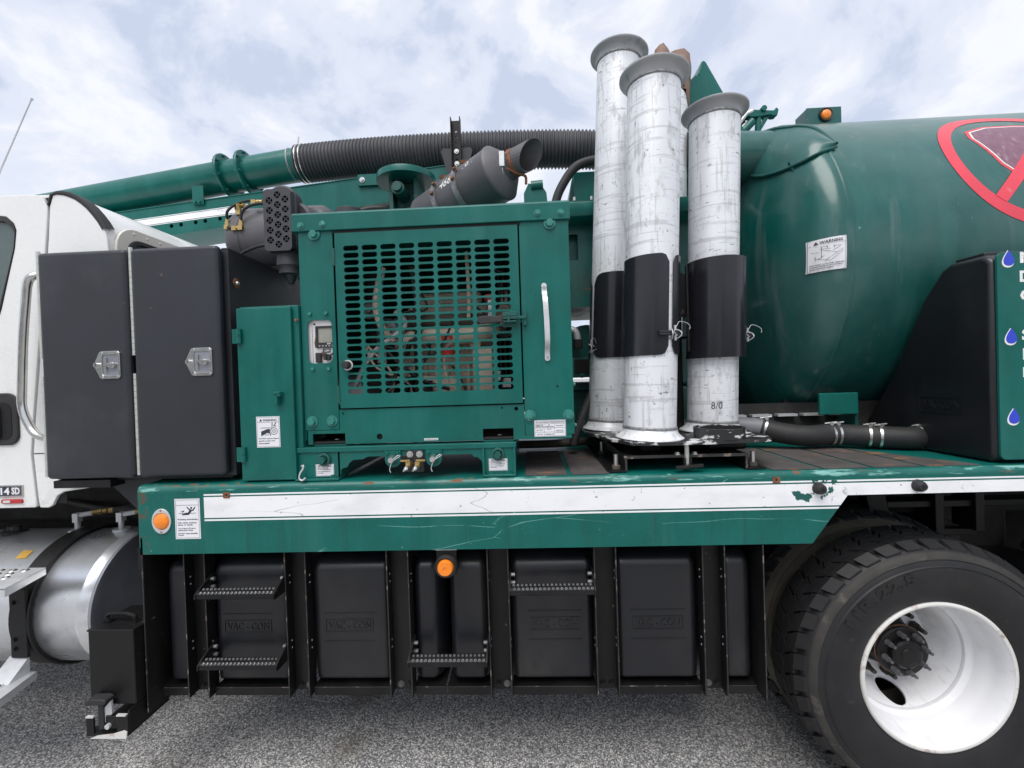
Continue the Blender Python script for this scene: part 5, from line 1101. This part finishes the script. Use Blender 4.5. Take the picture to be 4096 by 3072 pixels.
for x in (.57, .637): bolt(rk, (x, .045, 1.376), .010, 'plated', rot=(R(-90), 0, 0))
plate = [(.262, .38), (.262, .58), (.36, .74), (.55, .94), (.72, .96), (.86, .88), (.96, .50), (.965, .14), (.935, .045), (.88, .018), (.62, .0), (.45, .006), (.39, .03), (.33, .14)]
MB().prism(plate, 'xy', 1.4180, 1.4322).build('base_plate', 'worn_black', rk, bevel=.002)
MB().plate(circ(.757, .10, .096, 36), [circ(.757, .10, .089, 36)], 'xy', 1.4322, 1.474).build('tube_collar', 'worn_black', rk)
MB().box(.655, .725, .40, .47, 1.4322, 2.30).build('post', 'black_steel', rk, bevel=.004)
for z in (2.11, 1.86):
    MB().prism([(.50, .25), (.67, .43), (.71, .43), (.80, .36), (.80, .41), (.71, .47), (.74, .70), (.70, .70), (.66, .47), (.50, .53), (.50, .49), (.64, .44), (.49, .29)], 'xy', z, z+.010).build('arm', 'black_steel', rk)
MB().prism([(.655, 2.17), (.725, 2.13), (.725, 2.02), (.70, 1.95), (.655, 1.95)], 'xz', .30, .40).build('gusset', 'black_steel', rk)
def sleeve(base, d, za, zb, r, gap, gw, nm='clamp_sleeve', rnd=.05):
    base = Vector(base); sl = 44; a0 = gap+gw/2; a1 = gap+2*PI-gw/2
    mb = MB(); vs = []; k = sl+1; rows = 14
    for rr in (r+.0035, r):
        for j in range(rows+1):
            for i in range(k):
                a = a0+(a1-a0)*i/sl
                s_ = (a-a0)*r; e_ = min(s_, (a1-a0)*r-s_); cut = (rnd-math.sqrt(max(0, rnd*rnd-(rnd-e_)**2))) if e_ < rnd else 0
                z = (za+cut)+((zb-cut)-(za+cut))*j/rows
                e = Vector((math.sin(a), -math.cos(a), 0)); vs.append(base+d*z+e*rr)
    m_ = k*(rows+1); fs = []
    for j in range(rows):
        for i in range(sl):
            q = (j*k+i, j*k+i+1, (j+1)*k+i+1, (j+1)*k+i); fs.append(q); fs.append(tuple(m_+x for x in reversed(q)))
    for i in range(sl): fs.append((i, i+1, m_+i+1, m_+i)); fs.append((rows*k+i, rows*k+i+1, m_+rows*k+i+1, m_+rows*k+i))
    for j in range(rows): fs.append((j*k, (j+1)*k, m_+(j+1)*k, m_+j*k)); fs.append((j*k+sl, (j+1)*k+sl, m_+(j+1)*k+sl, m_+j*k+sl))
    mb.add(vs, fs); return mb.build(nm, 'black_gloss', rk, sharp=60)
sleeve((.390, .50, PZ), d1, .350, .757, TR+.003, R(-70), R(13))
sleeve((.491, .145, PZ), d2, .338, .735, TR+.003, R(27), R(11), rnd=.035)
sleeve((.820, .292, PZ), d3, .325, .752, TR+.014, R(80), R(22), rnd=.02)
def pin(p, ax, nm=0):
    p = Vector(p); ax = Vector(ax).normalized(); ny = Vector((0, 0, 1)).cross(ax)
    for s in (-.012, .012):
        MB().tube([p-ax*.07+Vector((0, 0, s*.4)), p+ax*.03+Vector((0, 0, s*.4))], .006, 8).build('clamp_lug', 'black_gloss', rk)
    MB().tube([p+ax*.005+Vector((0, 0, .03)), p+ax*.005+Vector((0, 0, -.03))], .0045, 8).build('clamp_pin', 'plated', rk)
    q = p+ax*.0
    pts = [q+ax*(.021*math.cos(t)+.006)+Vector((0, 0, .020*math.sin(t)-.004))+(-ny if ny.y > 0 else ny)*.012*math.cos(t*2) for t in [2*PI*i/20 for i in range(21)]]
    MB().tube(pts, .0024, 6).build('wire_ring', 'galv', rk)
    pts = [q+ax*(.034*math.cos(t)+.022+.006*math.sin(3*t))+Vector((0, 0, .012+.030*math.sin(t)))+(-ny if ny.y > 0 else ny)*.02 for t in [PI*1.3*i/14 for i in range(15)]]
    MB().tube(pts, .0012, 6).build('lanyard', 'galv', rk)
pin((.572, .045, 1.855), (1, .35, 0)); pin((.305, .435, 1.835), (-.6, -1, 0)); pin((.955, .26, 1.855), (1, .2, -.1))
MB().cyl((.702, .255, 1.79), (.702, .255, 2.165), .007, n=10).build('clamp_hinge', 'black_steel', rk)

# ================================================================== DEBRIS TANK
TY, TZ, TRR, TX = 1.22, 2.253, .90, 1.463
dt = thing('debris_tank', (2.6, TY, 1.312), 'large green cylindrical debris tank with domed front and red sign', 'tank')
MB().lathe([(TRR, 0), (TRR, 3.4), (0, 3.41)], (TX, TY, TZ), (1, 0, 0), 160).build('shell', 'green_tank', dt, sharp=50)
hp_ = [(TRR, 0), (TRR, -.03), (.893, -.055), (.875, -.085), (.845, -.115), (.79, -.150), (.70, -.190), (.58, -.228), (.42, -.262), (.22, -.285), (0.0, -.292)]
MB().lathe(hp_, (TX, TY, TZ), (1, 0, 0), 160).build('front_head', 'green_tank', dt, sharp=60)
MB().lathe([(TRR, -.010), (TRR+.004, -.005), (TRR+.004, .005), (TRR, .010)], (TX, TY, TZ), (1, 0, 0), 160).build('weld_seam', 'green_tank', dt)
def head_r(x):
    t = x-TX
    for (r0, t0), (r1, t1) in zip(hp_, hp_[1:]):
        if t1 <= t <= t0: return r0+(r1-r0)*(t-t0)/(t1-t0)
    return TRR
def headmap(x, z, h):
    r = head_r(x)+h*.8; y = TY-math.sqrt(max(0, r*r-(z-TZ)**2)); return (x-h*.5, y-h*.4, z)
def shellmap(x, s, h):
    th = s/TRR; r = TRR+h; return (x, TY-r*math.cos(th), TZ+r*math.sin(th))
# curved sheet sticking to a mapped surface
def sheet(x0, x1, z0, z1, mp, h, nx=8, nz=6, skew=0.):
    mb = MB(); vs = []
    for k, hh_ in enumerate((h, 0)):
        for j in range(nz+1):
            for i in range(nx+1): vs.append(mp(x0+(x1-x0)*i/nx, z0+(z1-z0)*j/nz+skew*i/nx, hh_))
    K = (nx+1)*(nz+1); fs = []
    for j in range(nz):
        for i in range(nx):
            q = (j*(nx+1)+i, j*(nx+1)+i+1, (j+1)*(nx+1)+i+1, (j+1)*(nx+1)+i); fs.append(q)
    mb.add(vs, fs); return mb
# warning sticker on the dome
a0, a1, b0, b1 = 1.318, 1.432, 2.142, 2.288
ws = sheet(a0, a1, b0, b1, headmap, .004, 30, 24).build('warning_sticker', 'decal_white', dt)
up = lambda f, e: (lambda x, z, h: f(x, z, h+e))
hm = up(headmap, .007)
mb = MB()
for body, p0, p1, q0, q1 in (('WARNING', .03, .10, .123, .136), ('DO NOT work under debris tank', .008, .106, .028, .034), ('unless safety prop is in place.', .008, .098, .019, .025), ('Shut off truck engine.', .008, .07, .009, .015)):
    text_into(mb, body, a0+p0, a0+p1, b0+q0, b0+q1, hm, bold=.015)
    mb.build('lettering', 'ink', ws); mb = MB()
mb = MB()
def ln_(p, q, w_=.0012, mp=hm, target=None):
    p = Vector((p[0], p[1])); q = Vector((q[0], q[1])); nrm = Vector((-(q-p).y, (q-p).x)).normalized()*w_/2
    (target or mb).add([mp(p.x+nrm.x, p.y+nrm.y, .0006), mp(p.x-nrm.x, p.y-nrm.y, .0006), mp(q.x-nrm.x, q.y-nrm.y, .0006), mp(q.x+nrm.x, q.y+nrm.y, .0006)], [(0, 1, 2, 3)])
for p, q in (((.003, .003), (.111, .003)), ((.003, .143), (.111, .143)), ((.003, .003), (.003, .143)), ((.111, .003), (.111, .143)), ((.003, .119), (.111, .119)),
             ((.03, .11), (.095, .104)), ((.03, .10), (.06, .095)), ((.035, .11), (.035, .06)), ((.025, .055), (.09, .10)), ((.045, .045), (.10, .088)), ((.035, .095), (.08, .075)), ((.02, .06), (.06, .042)), ((.06, .042), (.10, .08)), ((.05, .11), (.052, .098)), ((.07, .11), (.072, .096)), ((.01, .09), (.03, .085)), ((.02, .05), (.02, .07))):
    ln_((a0+p[0], b0+p[1]), (a0+q[0], b0+q[1]))
mb.add([hm(a0+.016, b0+.123, .0006), hm(a0+.028, b0+.123, .0006), hm(a0+.022, b0+.136, .0006)], [(0, 1, 2)])
mb.build('diagram', 'ink', ws)
# red prohibition ring with bar
CX, CS, RO, RI = 2.325, .407, .372, .318
mb = MB(); n = 96; vs = []
for r in (RO, RI):
    for i in range(n): a = 2*PI*i/n; vs.append(shellmap(CX+r*math.cos(a), CS+r*math.sin(a), .0016))
mb.add(vs, [(i, (i+1) % n, n+(i+1) % n, n+i) for i in range(n)])
rg = mb.build('red_ring_sign', 'red_sign', dt)
mb = MB(); vs = []; nb_ = 24; dx_, ds_ = math.cos(R(48)), math.sin(R(48))
for i in range(nb_+1):
    t = -RI+2*RI*i/nb_
    for w_ in (-.027, .027): vs.append(shellmap(CX+t*dx_-w_*ds_, CS+t*ds_+w_*dx_, .0028))
mb.add(vs, [(2*i, 2*i+1, 2*i+3, 2*i+2) for i in range(nb_)]); mb.build('red_bar', 'red_sign', rg)
mb = MB(); shp = [(2.15, .60), (2.135, .545), (2.18, .36), (2.25, .255), (2.36, .22), (2.47, .27), (2.53, .40), (2.54, .56), (2.50, .62), (2.38, .64), (2.25, .64)]
def fan(mb, shp, mp, h, sc=1.):
    cx = sum(p[0] for p in shp)/len(shp); cs = sum(p[1] for p in shp)/len(shp); K = 6; vs = [mp(cx, cs, h)]; m_ = len(shp); fs = []
    for k in range(1, K+1):
        for p in shp: vs.append(mp(cx+(p[0]-cx)*k/K*sc, cs+(p[1]-cs)*k/K*sc, h))
    for i in range(m_): fs.append((0, 1+i, 1+(i+1) % m_))
    for k in range(K-1):
        for i in range(m_): fs.append((1+k*m_+i, 1+(k+1)*m_+i, 1+(k+1)*m_+(i+1) % m_, 1+k*m_+(i+1) % m_))
    mb.add(vs, fs); return mb
def dense(shp, k=4):
    o_ = []
    for i in range(len(shp)):
        p, q = shp[i], shp[(i+1) % len(shp)]
        for j in range(k): o_.append((p[0]+(q[0]-p[0])*j/k, p[1]+(q[1]-p[1])*j/k))
    return o_
fan(MB(), dense(shp), shellmap, .0010, 1.07).build('sign_red_field', 'red_sign', rg)
fan(MB(), dense(shp), shellmap, .0016, 1.0).build('sign_white_outline', 'letter_white', rg)
fan(MB(), dense(shp), shellmap, .0022, .965).build('sign_purple_field', 'purple_sign', rg)
# inlet hood and pipe at the top of the dome
MB().lathe([(.130, -.40), (.130, .12), (.134, .14), (.130, .16)], (1.30, .82, 2.893), (1, 0, -.04), 56).build('inlet_pipe', 'green_tank', dt, sharp=60)
lip = bez([(1.262, .83, 2.86), (1.252, .79, 2.785), (1.262, .70, 2.735), (1.286, .615, 2.709), (1.316, .54, 2.699), (1.350, .482, 2.702), (1.398, .452, 2.720), (1.492, .455, 2.748)], 6)
topc = bez([(1.285, .83, 2.98), (1.30, .82, 3.005), (1.335, .79, 3.012), (1.375, .745, 3.005), (1.410, .69, 2.98), (1.445, .64, 2.955), (1.480, .575, 2.90), (1.502, .47, 2.77)], 6)
MB().tube(lip, .008, 8).build('hood_lip', 'green_tank', dt)
mb = MB(); vs_ = []; rows = 5
for k in range(rows+1):
    t = k/rows
    for a_, b_ in zip(lip, topc):
        p = a_.lerp(b_, t); bu = math.sin(PI*t)*.03; vs_.append((p.x-bu*.6, p.y-bu*.8, p.z+bu*.1))
K = len(lip); mb.add(vs_, [(k*K+i, k*K+i+1, (k+1)*K+i+1, (k+1)*K+i) for k in range(rows) for i in range(K-1)]); mb.build('hood', 'green_tank', dt, sharp=60)
MB().tube(topc, .010, 8).build('hood_weld', 'green_tank', dt)
MB().prism([(1.31, 2.72), (1.42, 2.68), (1.345, 2.615)], 'xz', .52, .535).build('hood_gusset', 'green_tank', dt)
lb = MB().box(1.673, 1.870, .95, .96, 3.085, 3.226).build('lamp_box', 'green_tank', dt, bevel=.002)
MB().box(1.673, 1.870, .96, 1.06, 3.10, 3.222).build('lamp_box_body', 'green_tank', dt)
MB().lathe([(.028, -.006), (.037, -.010), (.040, -.002), (.040, .002)], (1.778, .948, 3.180), (0, 1, 0), 24).build('lamp_grommet', 'rubber', lb)
MB().lathe([(0, -.018), (.014, -.017), (.024, -.012), (.029, 0)], (1.778, .947, 3.180), (0, 1, 0), 24).build('lamp_lens', 'amber', lb)
MB().tube(bez([(1.68, .98, 3.10), (1.62, .98, 3.10), (1.55, .97, 3.075), (1.50, .98, 3.05)]), .008, 8).build('lamp_cable', 'rubber', dt)
br = MB().box(1.415, 1.60, .50, .52, 1.468, 1.575).build('support_plate', 'green', dt, bevel=.006)
MB().box(1.37, 1.42, .72, .9, 1.312, 1.60).build('support_leg', 'grime', dt); MB().box(1.595, 1.61, .52, .9, 1.312, 1.47).build('support_leg', 'green_dirty', dt)
MB().box(1.2, 4.6, .95, 1.5, 1.312, 1.42).build('cradle', 'grime', dt)

# boom pedestal and lifting linkage beside the tank
pd = thing('boom_pedestal', (1.1, 1.15, 1.312), 'green folded steel boom pedestal rising behind the aluminium tubes', 'pedestal')
MB().prism([(.93, 2.70), (.945, 3.33), (.957, 3.352), (.99, 3.386), (1.015, 3.384), (1.03, 3.365), (1.305, 2.845), (1.235, 2.785), (1.14, 2.70)], 'xz', .84, .872).build('near_cheek', 'green', pd, bevel=.006)
MB().prism([(1.012, 3.396), (1.035, 3.468), (1.047, 3.473), (1.060, 3.462), (1.345, 2.915), (1.300, 2.862)], 'xz', .85, 1.10).build('front_plate', 'green', pd, bevel=.008)
MB().prism([(.93, 2.70), (.945, 3.33), (1.03, 3.365), (1.305, 2.845), (1.14, 2.70)], 'xz', 1.08, 1.10).build('far_cheek', 'green', pd)
MB().box(.955, 1.01, .8435, .845, 2.72, 3.30).build('hinge_rib', 'green', pd) if False else None
MB().box(.92, 1.22, .98, 1.40, 1.313, 2.76).build('column', 'green_dirty', pd, bevel=.01)
lk = thing('hatch_linkage', (1.36, .95, 3.03), 'small green lever linkage on top of the inlet pipe', 'linkage')
mb = MB(); mb.prism([(1.318, 3.190), (1.345, 3.226), (1.39, 3.222), (1.475, 3.214), (1.49, 3.232), (1.503, 3.218), (1.495, 3.184), (1.472, 3.182), (1.455, 3.190), (1.39, 3.182), (1.35, 3.182)], 'xz', .93, .975); mb.build('lever', 'green', lk, bevel=.004)
mb = MB().cyl((1.395, .95, 3.19), (1.382, .95, 3.05), .016, n=12); mb.obox((1.382, .95, 3.042), (.03, .028, .014)); mb.build('strut', 'green', lk)
MB().prism([(1.42, 3.18), (1.45, 3.18), (1.395, 3.095)], 'xz', .94, .96).build('web', 'green', lk)
MB().cyl((1.415, .92, 3.225), (1.415, .985, 3.225), .016, n=14).build('pivot', 'green', lk)
mb = MB(); mb.tube([(1.255, .94, 3.13), (1.318, .94, 3.205), (1.355, .94, 3.22)], .014, 10); mb.tube([(1.255, .94, 3.08), (1.315, .94, 3.135), (1.345, .94, 3.145)], .019, 10); mb.build('grip', 'panel_white', lk)
MB().cyl((1.285, .93, 3.09), (1.35, .93, 3.155), .023, n=12).build('cylinder_end', 'green', lk)
bl = thing('beacon', (1.31, 1.0, 3.12), 'clear glass work lamp peeking out behind the shortest tube', 'lamp')
MB().lathe([(.026, 0), (.030, .03), (.040, .05), (.040, .08), (.028, .10), (0, .105)], (1.312, 1.0, 3.225), (-.1, 0, 1), 8).build('lens', 'glass_lamp', bl); MB().cyl((1.312, 1.0, 3.0), (1.312, 1.0, 3.23), .030, n=14).build('base', 'rubber', bl)

# ================================================================== RIGHT WATER TANK with green panel
wt = thing('water_tank', (2.4, .3, 1.312), 'black plastic water tank with green lettered front panel and blue drops', 'tank', 'water tanks')
pf = [(.06, 1.3135), (.038, 1.33), (.034, 1.36), (.034, 2.075), (.048, 2.102), (.075, 2.112), (.20, 2.114), (.238, 2.095), (.33, 1.983), (.486, 1.676), (.66, 1.432), (.66, 1.3135)]
MB().prism(pf, 'yz', 1.757, 3.6).build('body', 'black_poly', wt, bevel=.022, seg=4)
MB().box(1.80, 1.98, .10, .22, 2.112, 2.132).build('filler_lid', 'black_poly', wt, bevel=.006)
gp = MB().prism(rrect(1.768, 3.55, 1.328, 2.110, .022, 5), 'xz', .024, .034).build('front_panel', 'green', wt, bevel=.002)
for dx, dz in ((1.809, 2.090), (1.813, 1.798), (1.817, 1.496)):
    for sc, ox, mt_, yy in ((1.12, -.0028, 'letter_white', .0232), (1., 0, 'blue_drop', .0224)):
        poly = [(dx+ox+.0265*sc*math.sin(t)*(math.sin(t/2)**1.3), dz-.003+(0 if sc == 1 else -.003)+.029*sc*math.cos(t)) for t in [2*PI*i/28 for i in range(28)]]
        MB().prism(poly, 'xz', yy, .024).build('water_drop', mt_, gp)
for row_ in [('M', 1.850, 1.900, 2.067, 2.108), ('D', 1.848, 1.888, 1.996, 2.038), ('C', 1.848, 1.890, 1.925, 1.967), ('S', 1.851, 1.889, 1.776, 1.819), ('I', 1.854, 1.864, 1.704, 1.747), ('I', 1.853, 1.863, 1.638, 1.676)]: lettering(gp, .024, [row_], 'letter_white', 'letter', bold=.04)
def wmap(x, z, h): return (1.757-h, x, z)
mb = MB(); vs_, fs_ = text_polys('VAC-CON'); 
def wm2(x, z, h): return wmap(-x, z, h)
text_into(mb, 'VAC-CON', -.33, -.17, 1.505, 1.545, wm2, .004)
for a in ((.15, .35, 1.490, 1.494), (.15, .35, 1.556, 1.560), (.15, .154, 1.494, 1.556), (.346, .35, 1.494, 1.556)): mb.box(1.753, 1.757, a[0], a[1], a[2], a[3])
mb.build('embossed_logo', 'black_poly', wt)

# ================================================================== DRAIN HOSE on the deck
dh = thing('drain_hose', (1.4, .45, 1.312), 'black rubber drain hose with steel clamps lying on the deck', 'hose')
MB().tube([(.93, .56, 1.432), (1.155, .505, 1.412)], .046, 20).build('grey_pipe', 'pvc_grey', dh)
hp2 = bez([(1.135, .51, 1.413), (1.22, .47, 1.388), (1.32, .45, 1.376), (1.42, .46, 1.378), (1.50, .45, 1.376), (1.58, .42, 1.372), (1.68, .375, 1.368), (1.74, .36, 1.368), (1.785, .395, 1.372), (1.80, .48, 1.38)], 8)
MB().tube(hp2, .050, 20).build('rubber_elbow', 'rubber', dh)
for i in (2, 25, 28, 40, 43, 58):
    d_ = (hp2[i+1]-hp2[i-1]).normalized()
    MB().lathe([(.0505, -.006), (.0525, -.005), (.0525, .005), (.0505, .006)], hp2[i], d_, 28).build('clamp', 'stainless', dh)
    c0 = hp2[i]+Vector((0, -.008, .054)); mb = MB().obox(c0, (.008, .012, .006)); mb.cyl(c0-Vector((.028, 0, 0)), c0+Vector((.028, 0, .006)), .0045, n=6); mb.build('clamp_screw', 'plated', dh)
cl = thing('deck_clutter_bar', (1.2, .7, 1.312), 'dark steel cross bars in shade under the debris tank', 'bars')
for k in range(5): MB().box(1.02+.13*k, 1.12+.13*k, .62, .66, 1.455, 1.467).build('bar', 'galv', cl)
MB().box(.95, 1.9, .66, .70, 1.36, 1.52).build('bar_back', 'grime', cl)

# ================================================================== LOWER WATER TANKS under the skirt
def sm(t): t = max(0, min(1, t)); return t*t*(3-2*t)
def poly_tank(x0, x1, bulges, label, logos):
    t = thing('water_tank', ((x0+x1)/2, .4, .454), label, 'tank', 'water tanks')
    z0, z1 = .454, 1.016
    xs = sorted(set([x0+(x1-x0)*i/150 for i in range(151)])); zs = [z0+(z1-z0)*i/44 for i in range(45)]
    def depth(x, z):
        b_ = 0
        for a, c in bulges:
            e = min(x-a, c-x)
            ez = min((z-(z0+.003))*1.6, (z1-.03-z)*.7)
            e2 = min(e, ez) if e > 0 and ez > 0 else -1
            if e2 > 0:
                # rounded box corner
                rr = .045
                ex = min(1, e/rr); ezz = min(1, ez/rr); dd = math.sqrt((1-ex)**2+(1-ezz)**2)
                b_ = max(b_, math.sqrt(max(0, 1-min(1, dd)**2)))
        return .170-.104*b_
    vs = [(x, depth(x, z), z) for z in zs for x in xs]; n = len(xs); fs = [(j*n+i, j*n+i+1, (j+1)*n+i+1, (j+1)*n+i) for j in range(len(zs)-1) for i in range(n-1)]
    mb = MB().add(vs, fs); mb.box(x0, x1, .1705, .74, z0, z1); bd = mb.build('body', 'black_poly', t, sharp=75)
    for cx in logos:
        mb = MB(); yb = .0665
        text_into(mb, 'VAC - CON', cx-.088, cx+.088, .684, .716, flat(yb), .0038)
        for a in ((cx-.100, cx+.100, .674, .6765), (cx-.100, cx+.100, .7235, .726), (cx-.100, cx-.0975, .6765, .7235), (cx+.0975, cx+.100, .6765, .7235), (cx-.108, cx+.108, .634, .637), (cx-.108, cx+.108, .752, .754)): mb.box(a[0], a[1], yb-.0034, yb+.004, a[2], a[3])
        mb.build('embossed_logo', 'black_poly', t)
    return t
poly_tank(-1.580, -.385, [(-1.572, -1.415), (-1.368, -1.012), (-.945, -.588), (-.520, -.390)], 'black ribbed plastic tank under the skirt, left one nearest the fuel tank', [-1.205, -.775])
poly_tank(-.372, .872, [(-.368, -.188), (-.122, .245), (.300, .655), (.722, .868)], 'black ribbed plastic tank under the skirt, right one nearest the rear wheel', [.070, .482])

# ================================================================== TANK FRAME with steps
tf = thing('tank_frame', (-.35, .1, .44), 'black steel channel frame with foot steps holding the lower tanks', 'frame')
posts = [(-1.445, -1.353), (-1.022, -.932), (-.603, -.510), (-.196, -.108), (.228, .318), (.648, .738)]
for xa, xb in posts:
    mb = MB().box(xa, xa+.006, .030, .085, .425, 1.030); mb.box(xb-.006, xb, .030, .085, .425, 1.030); mb.box(xa+.006, xb-.006, .079, .085, .425, 1.030)
    po = mb.build('post', 'black_steel', tf)
    mb = MB()
    for q in (xa, xb-.006): mb.box(q+.0012, q+.0048, .0292, .030, .427, 1.026)
    mb.build('worn_edge', 'edge_wear', po)
    mb = MB().box(xa+.006, xb-.006, .035, .079, 1.0265, 1.032); mb.build('cap_plate', 'galv', po)
    for dx in (.025, .066): inst('cap_bolt', 'capb', lambda m: m.cyl((0, 0, 0), (0, 0, -.010), .010, n=6), 'plated', po, (xa+dx, .055, 1.026))
    for dx in (.030, .064): bolt(po, (xa+dx, .079, .447), .0095, 'black_steel' if random.random() < .6 else 'muffler')
    for zz_ in (.615, .645, .885, .915):
        MB().cyl((xa-.0008, .058, zz_), (xa+.0066, .058, zz_), .004, n=8).build('bolt_hole', 'galv', po); MB().cyl((xb-.0066, .058, zz_), (xb+.0008, .058, zz_), .004, n=8).build('bolt_hole', 'galv', po)
ed = [p for p in posts]; segs = [(-1.575, -1.445)]+[(posts[i][1], posts[i+1][0]) for i in range(5)]+[(.738, .862)]
for a, b_ in segs:
    for c, d in ([(a, b_)] if not (a < -.5 and b_ > -.2 and a > -.55) else [(a, -.385), (-.375, b_)]):
        rl = MB().box(c, d, .0605, .0665, .414, .449).build('bottom_rail', 'black_steel', tf)
        MB().box(c, d, .0665, .74, .444, .4495).build('rail_shelf', 'black_steel', rl); MB().box(c+.002, d-.002, .059, .0605, .4460, .4490).build('worn_edge', 'edge_wear', rl)
# end plates
MB().prism([(.0, .387), (.03, .380), (.45, .380), (.45, 1.03), (.0, 1.10)], 'yz', -1.594, -1.586).build('end_plate', 'black_steel', tf)
MB().prism([(.0, .430), (.74, .430), (.74, 1.03), (.0, 1.03)], 'yz', .864, .870).build('end_plate', 'black_steel', tf)
MB().box(-1.592, -1.588, -.0015, .0, .39, 1.03).build('worn_edge', 'edge_wear', tf); MB().box(.865, .869, -.0015, .0, .435, 1.03).build('worn_edge', 'edge_wear', tf)
MB().box(-1.607, -1.5945, .0, .02, .97, 1.06).build('corner_tab', 'black_steel', tf)
def rung(xa, xb, z):
    r_ = MB(); r_.prism([(.002, z), (-.029, z), (-.039, z-.007), (-.041, z-.024), (-.036, z-.028), (-.033, z-.024), (-.032, z-.011), (-.024, z-.006), (-.003, z-.006), (-.003, z-.022), (.002, z-.022)], 'yz', xa+.007, xb-.007)
    st_ = r_.build('step_tread', 'black_steel', tf)
    n_ = int((xb-xa-.02)/.0157)
    for k in range(n_):
        x = xa+.018+k*(xb-xa-.036)/(n_-1)
        inst('grip_stud', 'stud', lambda m: m.lathe([(.0058, 0), (.0045, .005), (.0025, .006)], (0, 0, 0), (0, 0, 1), 8), 'step_steel', st_, (x, -.012, z))
        inst('grip_tooth', 'tooth', lambda m: m.lathe([(.0062, 0), (.005, .004), (.002, .0055)], (0, 0, 0), (0, -.75, .65), 8), 'step_steel', st_, (x+.004, -.0345, z-.004))
    for s_, x in ((0, xa), (1, xb-.006)):
        MB().prism([(.075, z+.036), (.05, z+.034), (-.022, z+.004), (-.042, z-.008), (-.044, z-.026), (-.034, z-.032), (.03, z-.034), (.075, z-.026)], 'yz', x, x+.006).build('step_cheek', 'black_steel', st_)
        sg = 1 if s_ == 0 else -1
        for zz_ in (z+.018, z-.014): MB().cyl((x+.003, .045, zz_), (x+.003+sg*.018, .045, zz_), .0075, n=6).build('step_bolt', 'step_steel', st_)
rung(-1.346, -1.024, .893); rung(-1.346, -1.024, .612); rung(-.508, -.198, .620); rung(-.106, .226, .893)
# centre marker lamp on a drop bracket
MB().box(-.392, -.312, .012, .018, .93, 1.030).build('lamp_bracket', 'black_steel', tf, bevel=.002); MB().box(-.394, -.310, .010, .05, 1.0265, 1.032).build('lamp_bracket_top', 'galv', tf)
MB().lathe([(.031, -.016), (.040, -.020), (.044, -.010), (.044, .006), (.03, .010)], (-.353, .008, .966), (0, 1, 0), 32).build('lamp_grommet', 'rubber', tf)
ll = MB().lathe([(0, -.030), (.0075, -.030), (.008, -.034), (.027, -.033), (.0305, -.026), (.032, -.010)], (-.353, .008, .966), (0, 1, 0), 32).build('lamp_lens', 'amber', tf)

# ================================================================== BLACK STEEL BOX at the front corner
bb = thing('chock_box', (-1.69, .05, .33), 'small black steel box with top handle hanging below the deck corner', 'box')
MB().box(-1.790, -1.602, -.040, .15, .452, .750).build('body', 'black_steel', bb, bevel=.005)
MB().box(-1.793, -1.599, -.043, .153, .744, .752).build('lid', 'black_steel', bb, bevel=.003)
MB().tube(bez([(-1.762, .02, .753), (-1.768, .02, .775), (-1.75, .02, .784), (-1.69, .02, .784), (-1.668, .02, .779), (-1.650, .02, .772), (-1.648, .02, .753)], 5), .0075, 8).build('handle', 'black_steel', bb)
for x in (-1.762, -1.648): MB().box(x-.014, x+.014, .008, .032, .752, .757).build('handle_foot', 'black_steel', bb)
MB().box(-1.640, -1.600, .05, .075, .75, .785).build('lid_hinge', 'black_steel', bb)
mb = MB().box(-1.775, -1.605, -.075, .12, .352, .362); mb.box(-1.775, -1.744, -.075, -.067, .362, .425); mb.box(-1.650, -1.605, -.075, -.067, .362, .432); mb.box(-1.612, -1.605, -.067, .12, .362, .45); mb.build('bracket', 'black_steel', bb, bevel=.002)
MB().box(-1.775, -1.744, -.0765, -.066, .425, .430).build('worn_edge', 'panel_white', bb); MB().box(-1.65, -1.612, -.0765, -.066, .432, .437).build('worn_edge', 'panel_white', bb)
MB().prism([(-1.755, .3465), (-1.61, .3465), (-1.607, .372), (-1.618, .378), (-1.66, .366), (-1.73, .357)], 'xz', -.079, -.0755).build('scuffed_lip', 'rim_lip', bb)
mb = MB().box(-1.735, -1.712, -.066, -.045, .37, .49); mb.prism([(-1.765, .478), (-1.685, .482), (-1.682, .498), (-1.70, .504), (-1.755, .502), (-1.768, .492)], 'xz', -.085, -.045); mb.build('latch', 'rubber', bb, bevel=.004)
mb = MB().prism([(-1.712, .455), (-1.685, .482), (-1.682, .43), (-1.695, .42), (-1.70, .40), (-1.715, .395)], 'xz', -.06, -.052); mb.build('latch_hasp', 'galv', bb)
MB().box(-1.705, -1.64, -.066, -.05, .375, .425).build('latch_block', 'black_steel', bb, bevel=.003)
MB().cyl((-1.69, -.066, .39), (-1.69, -.076, .39), .010, n=10).build('latch_pin', 'galv', bb)
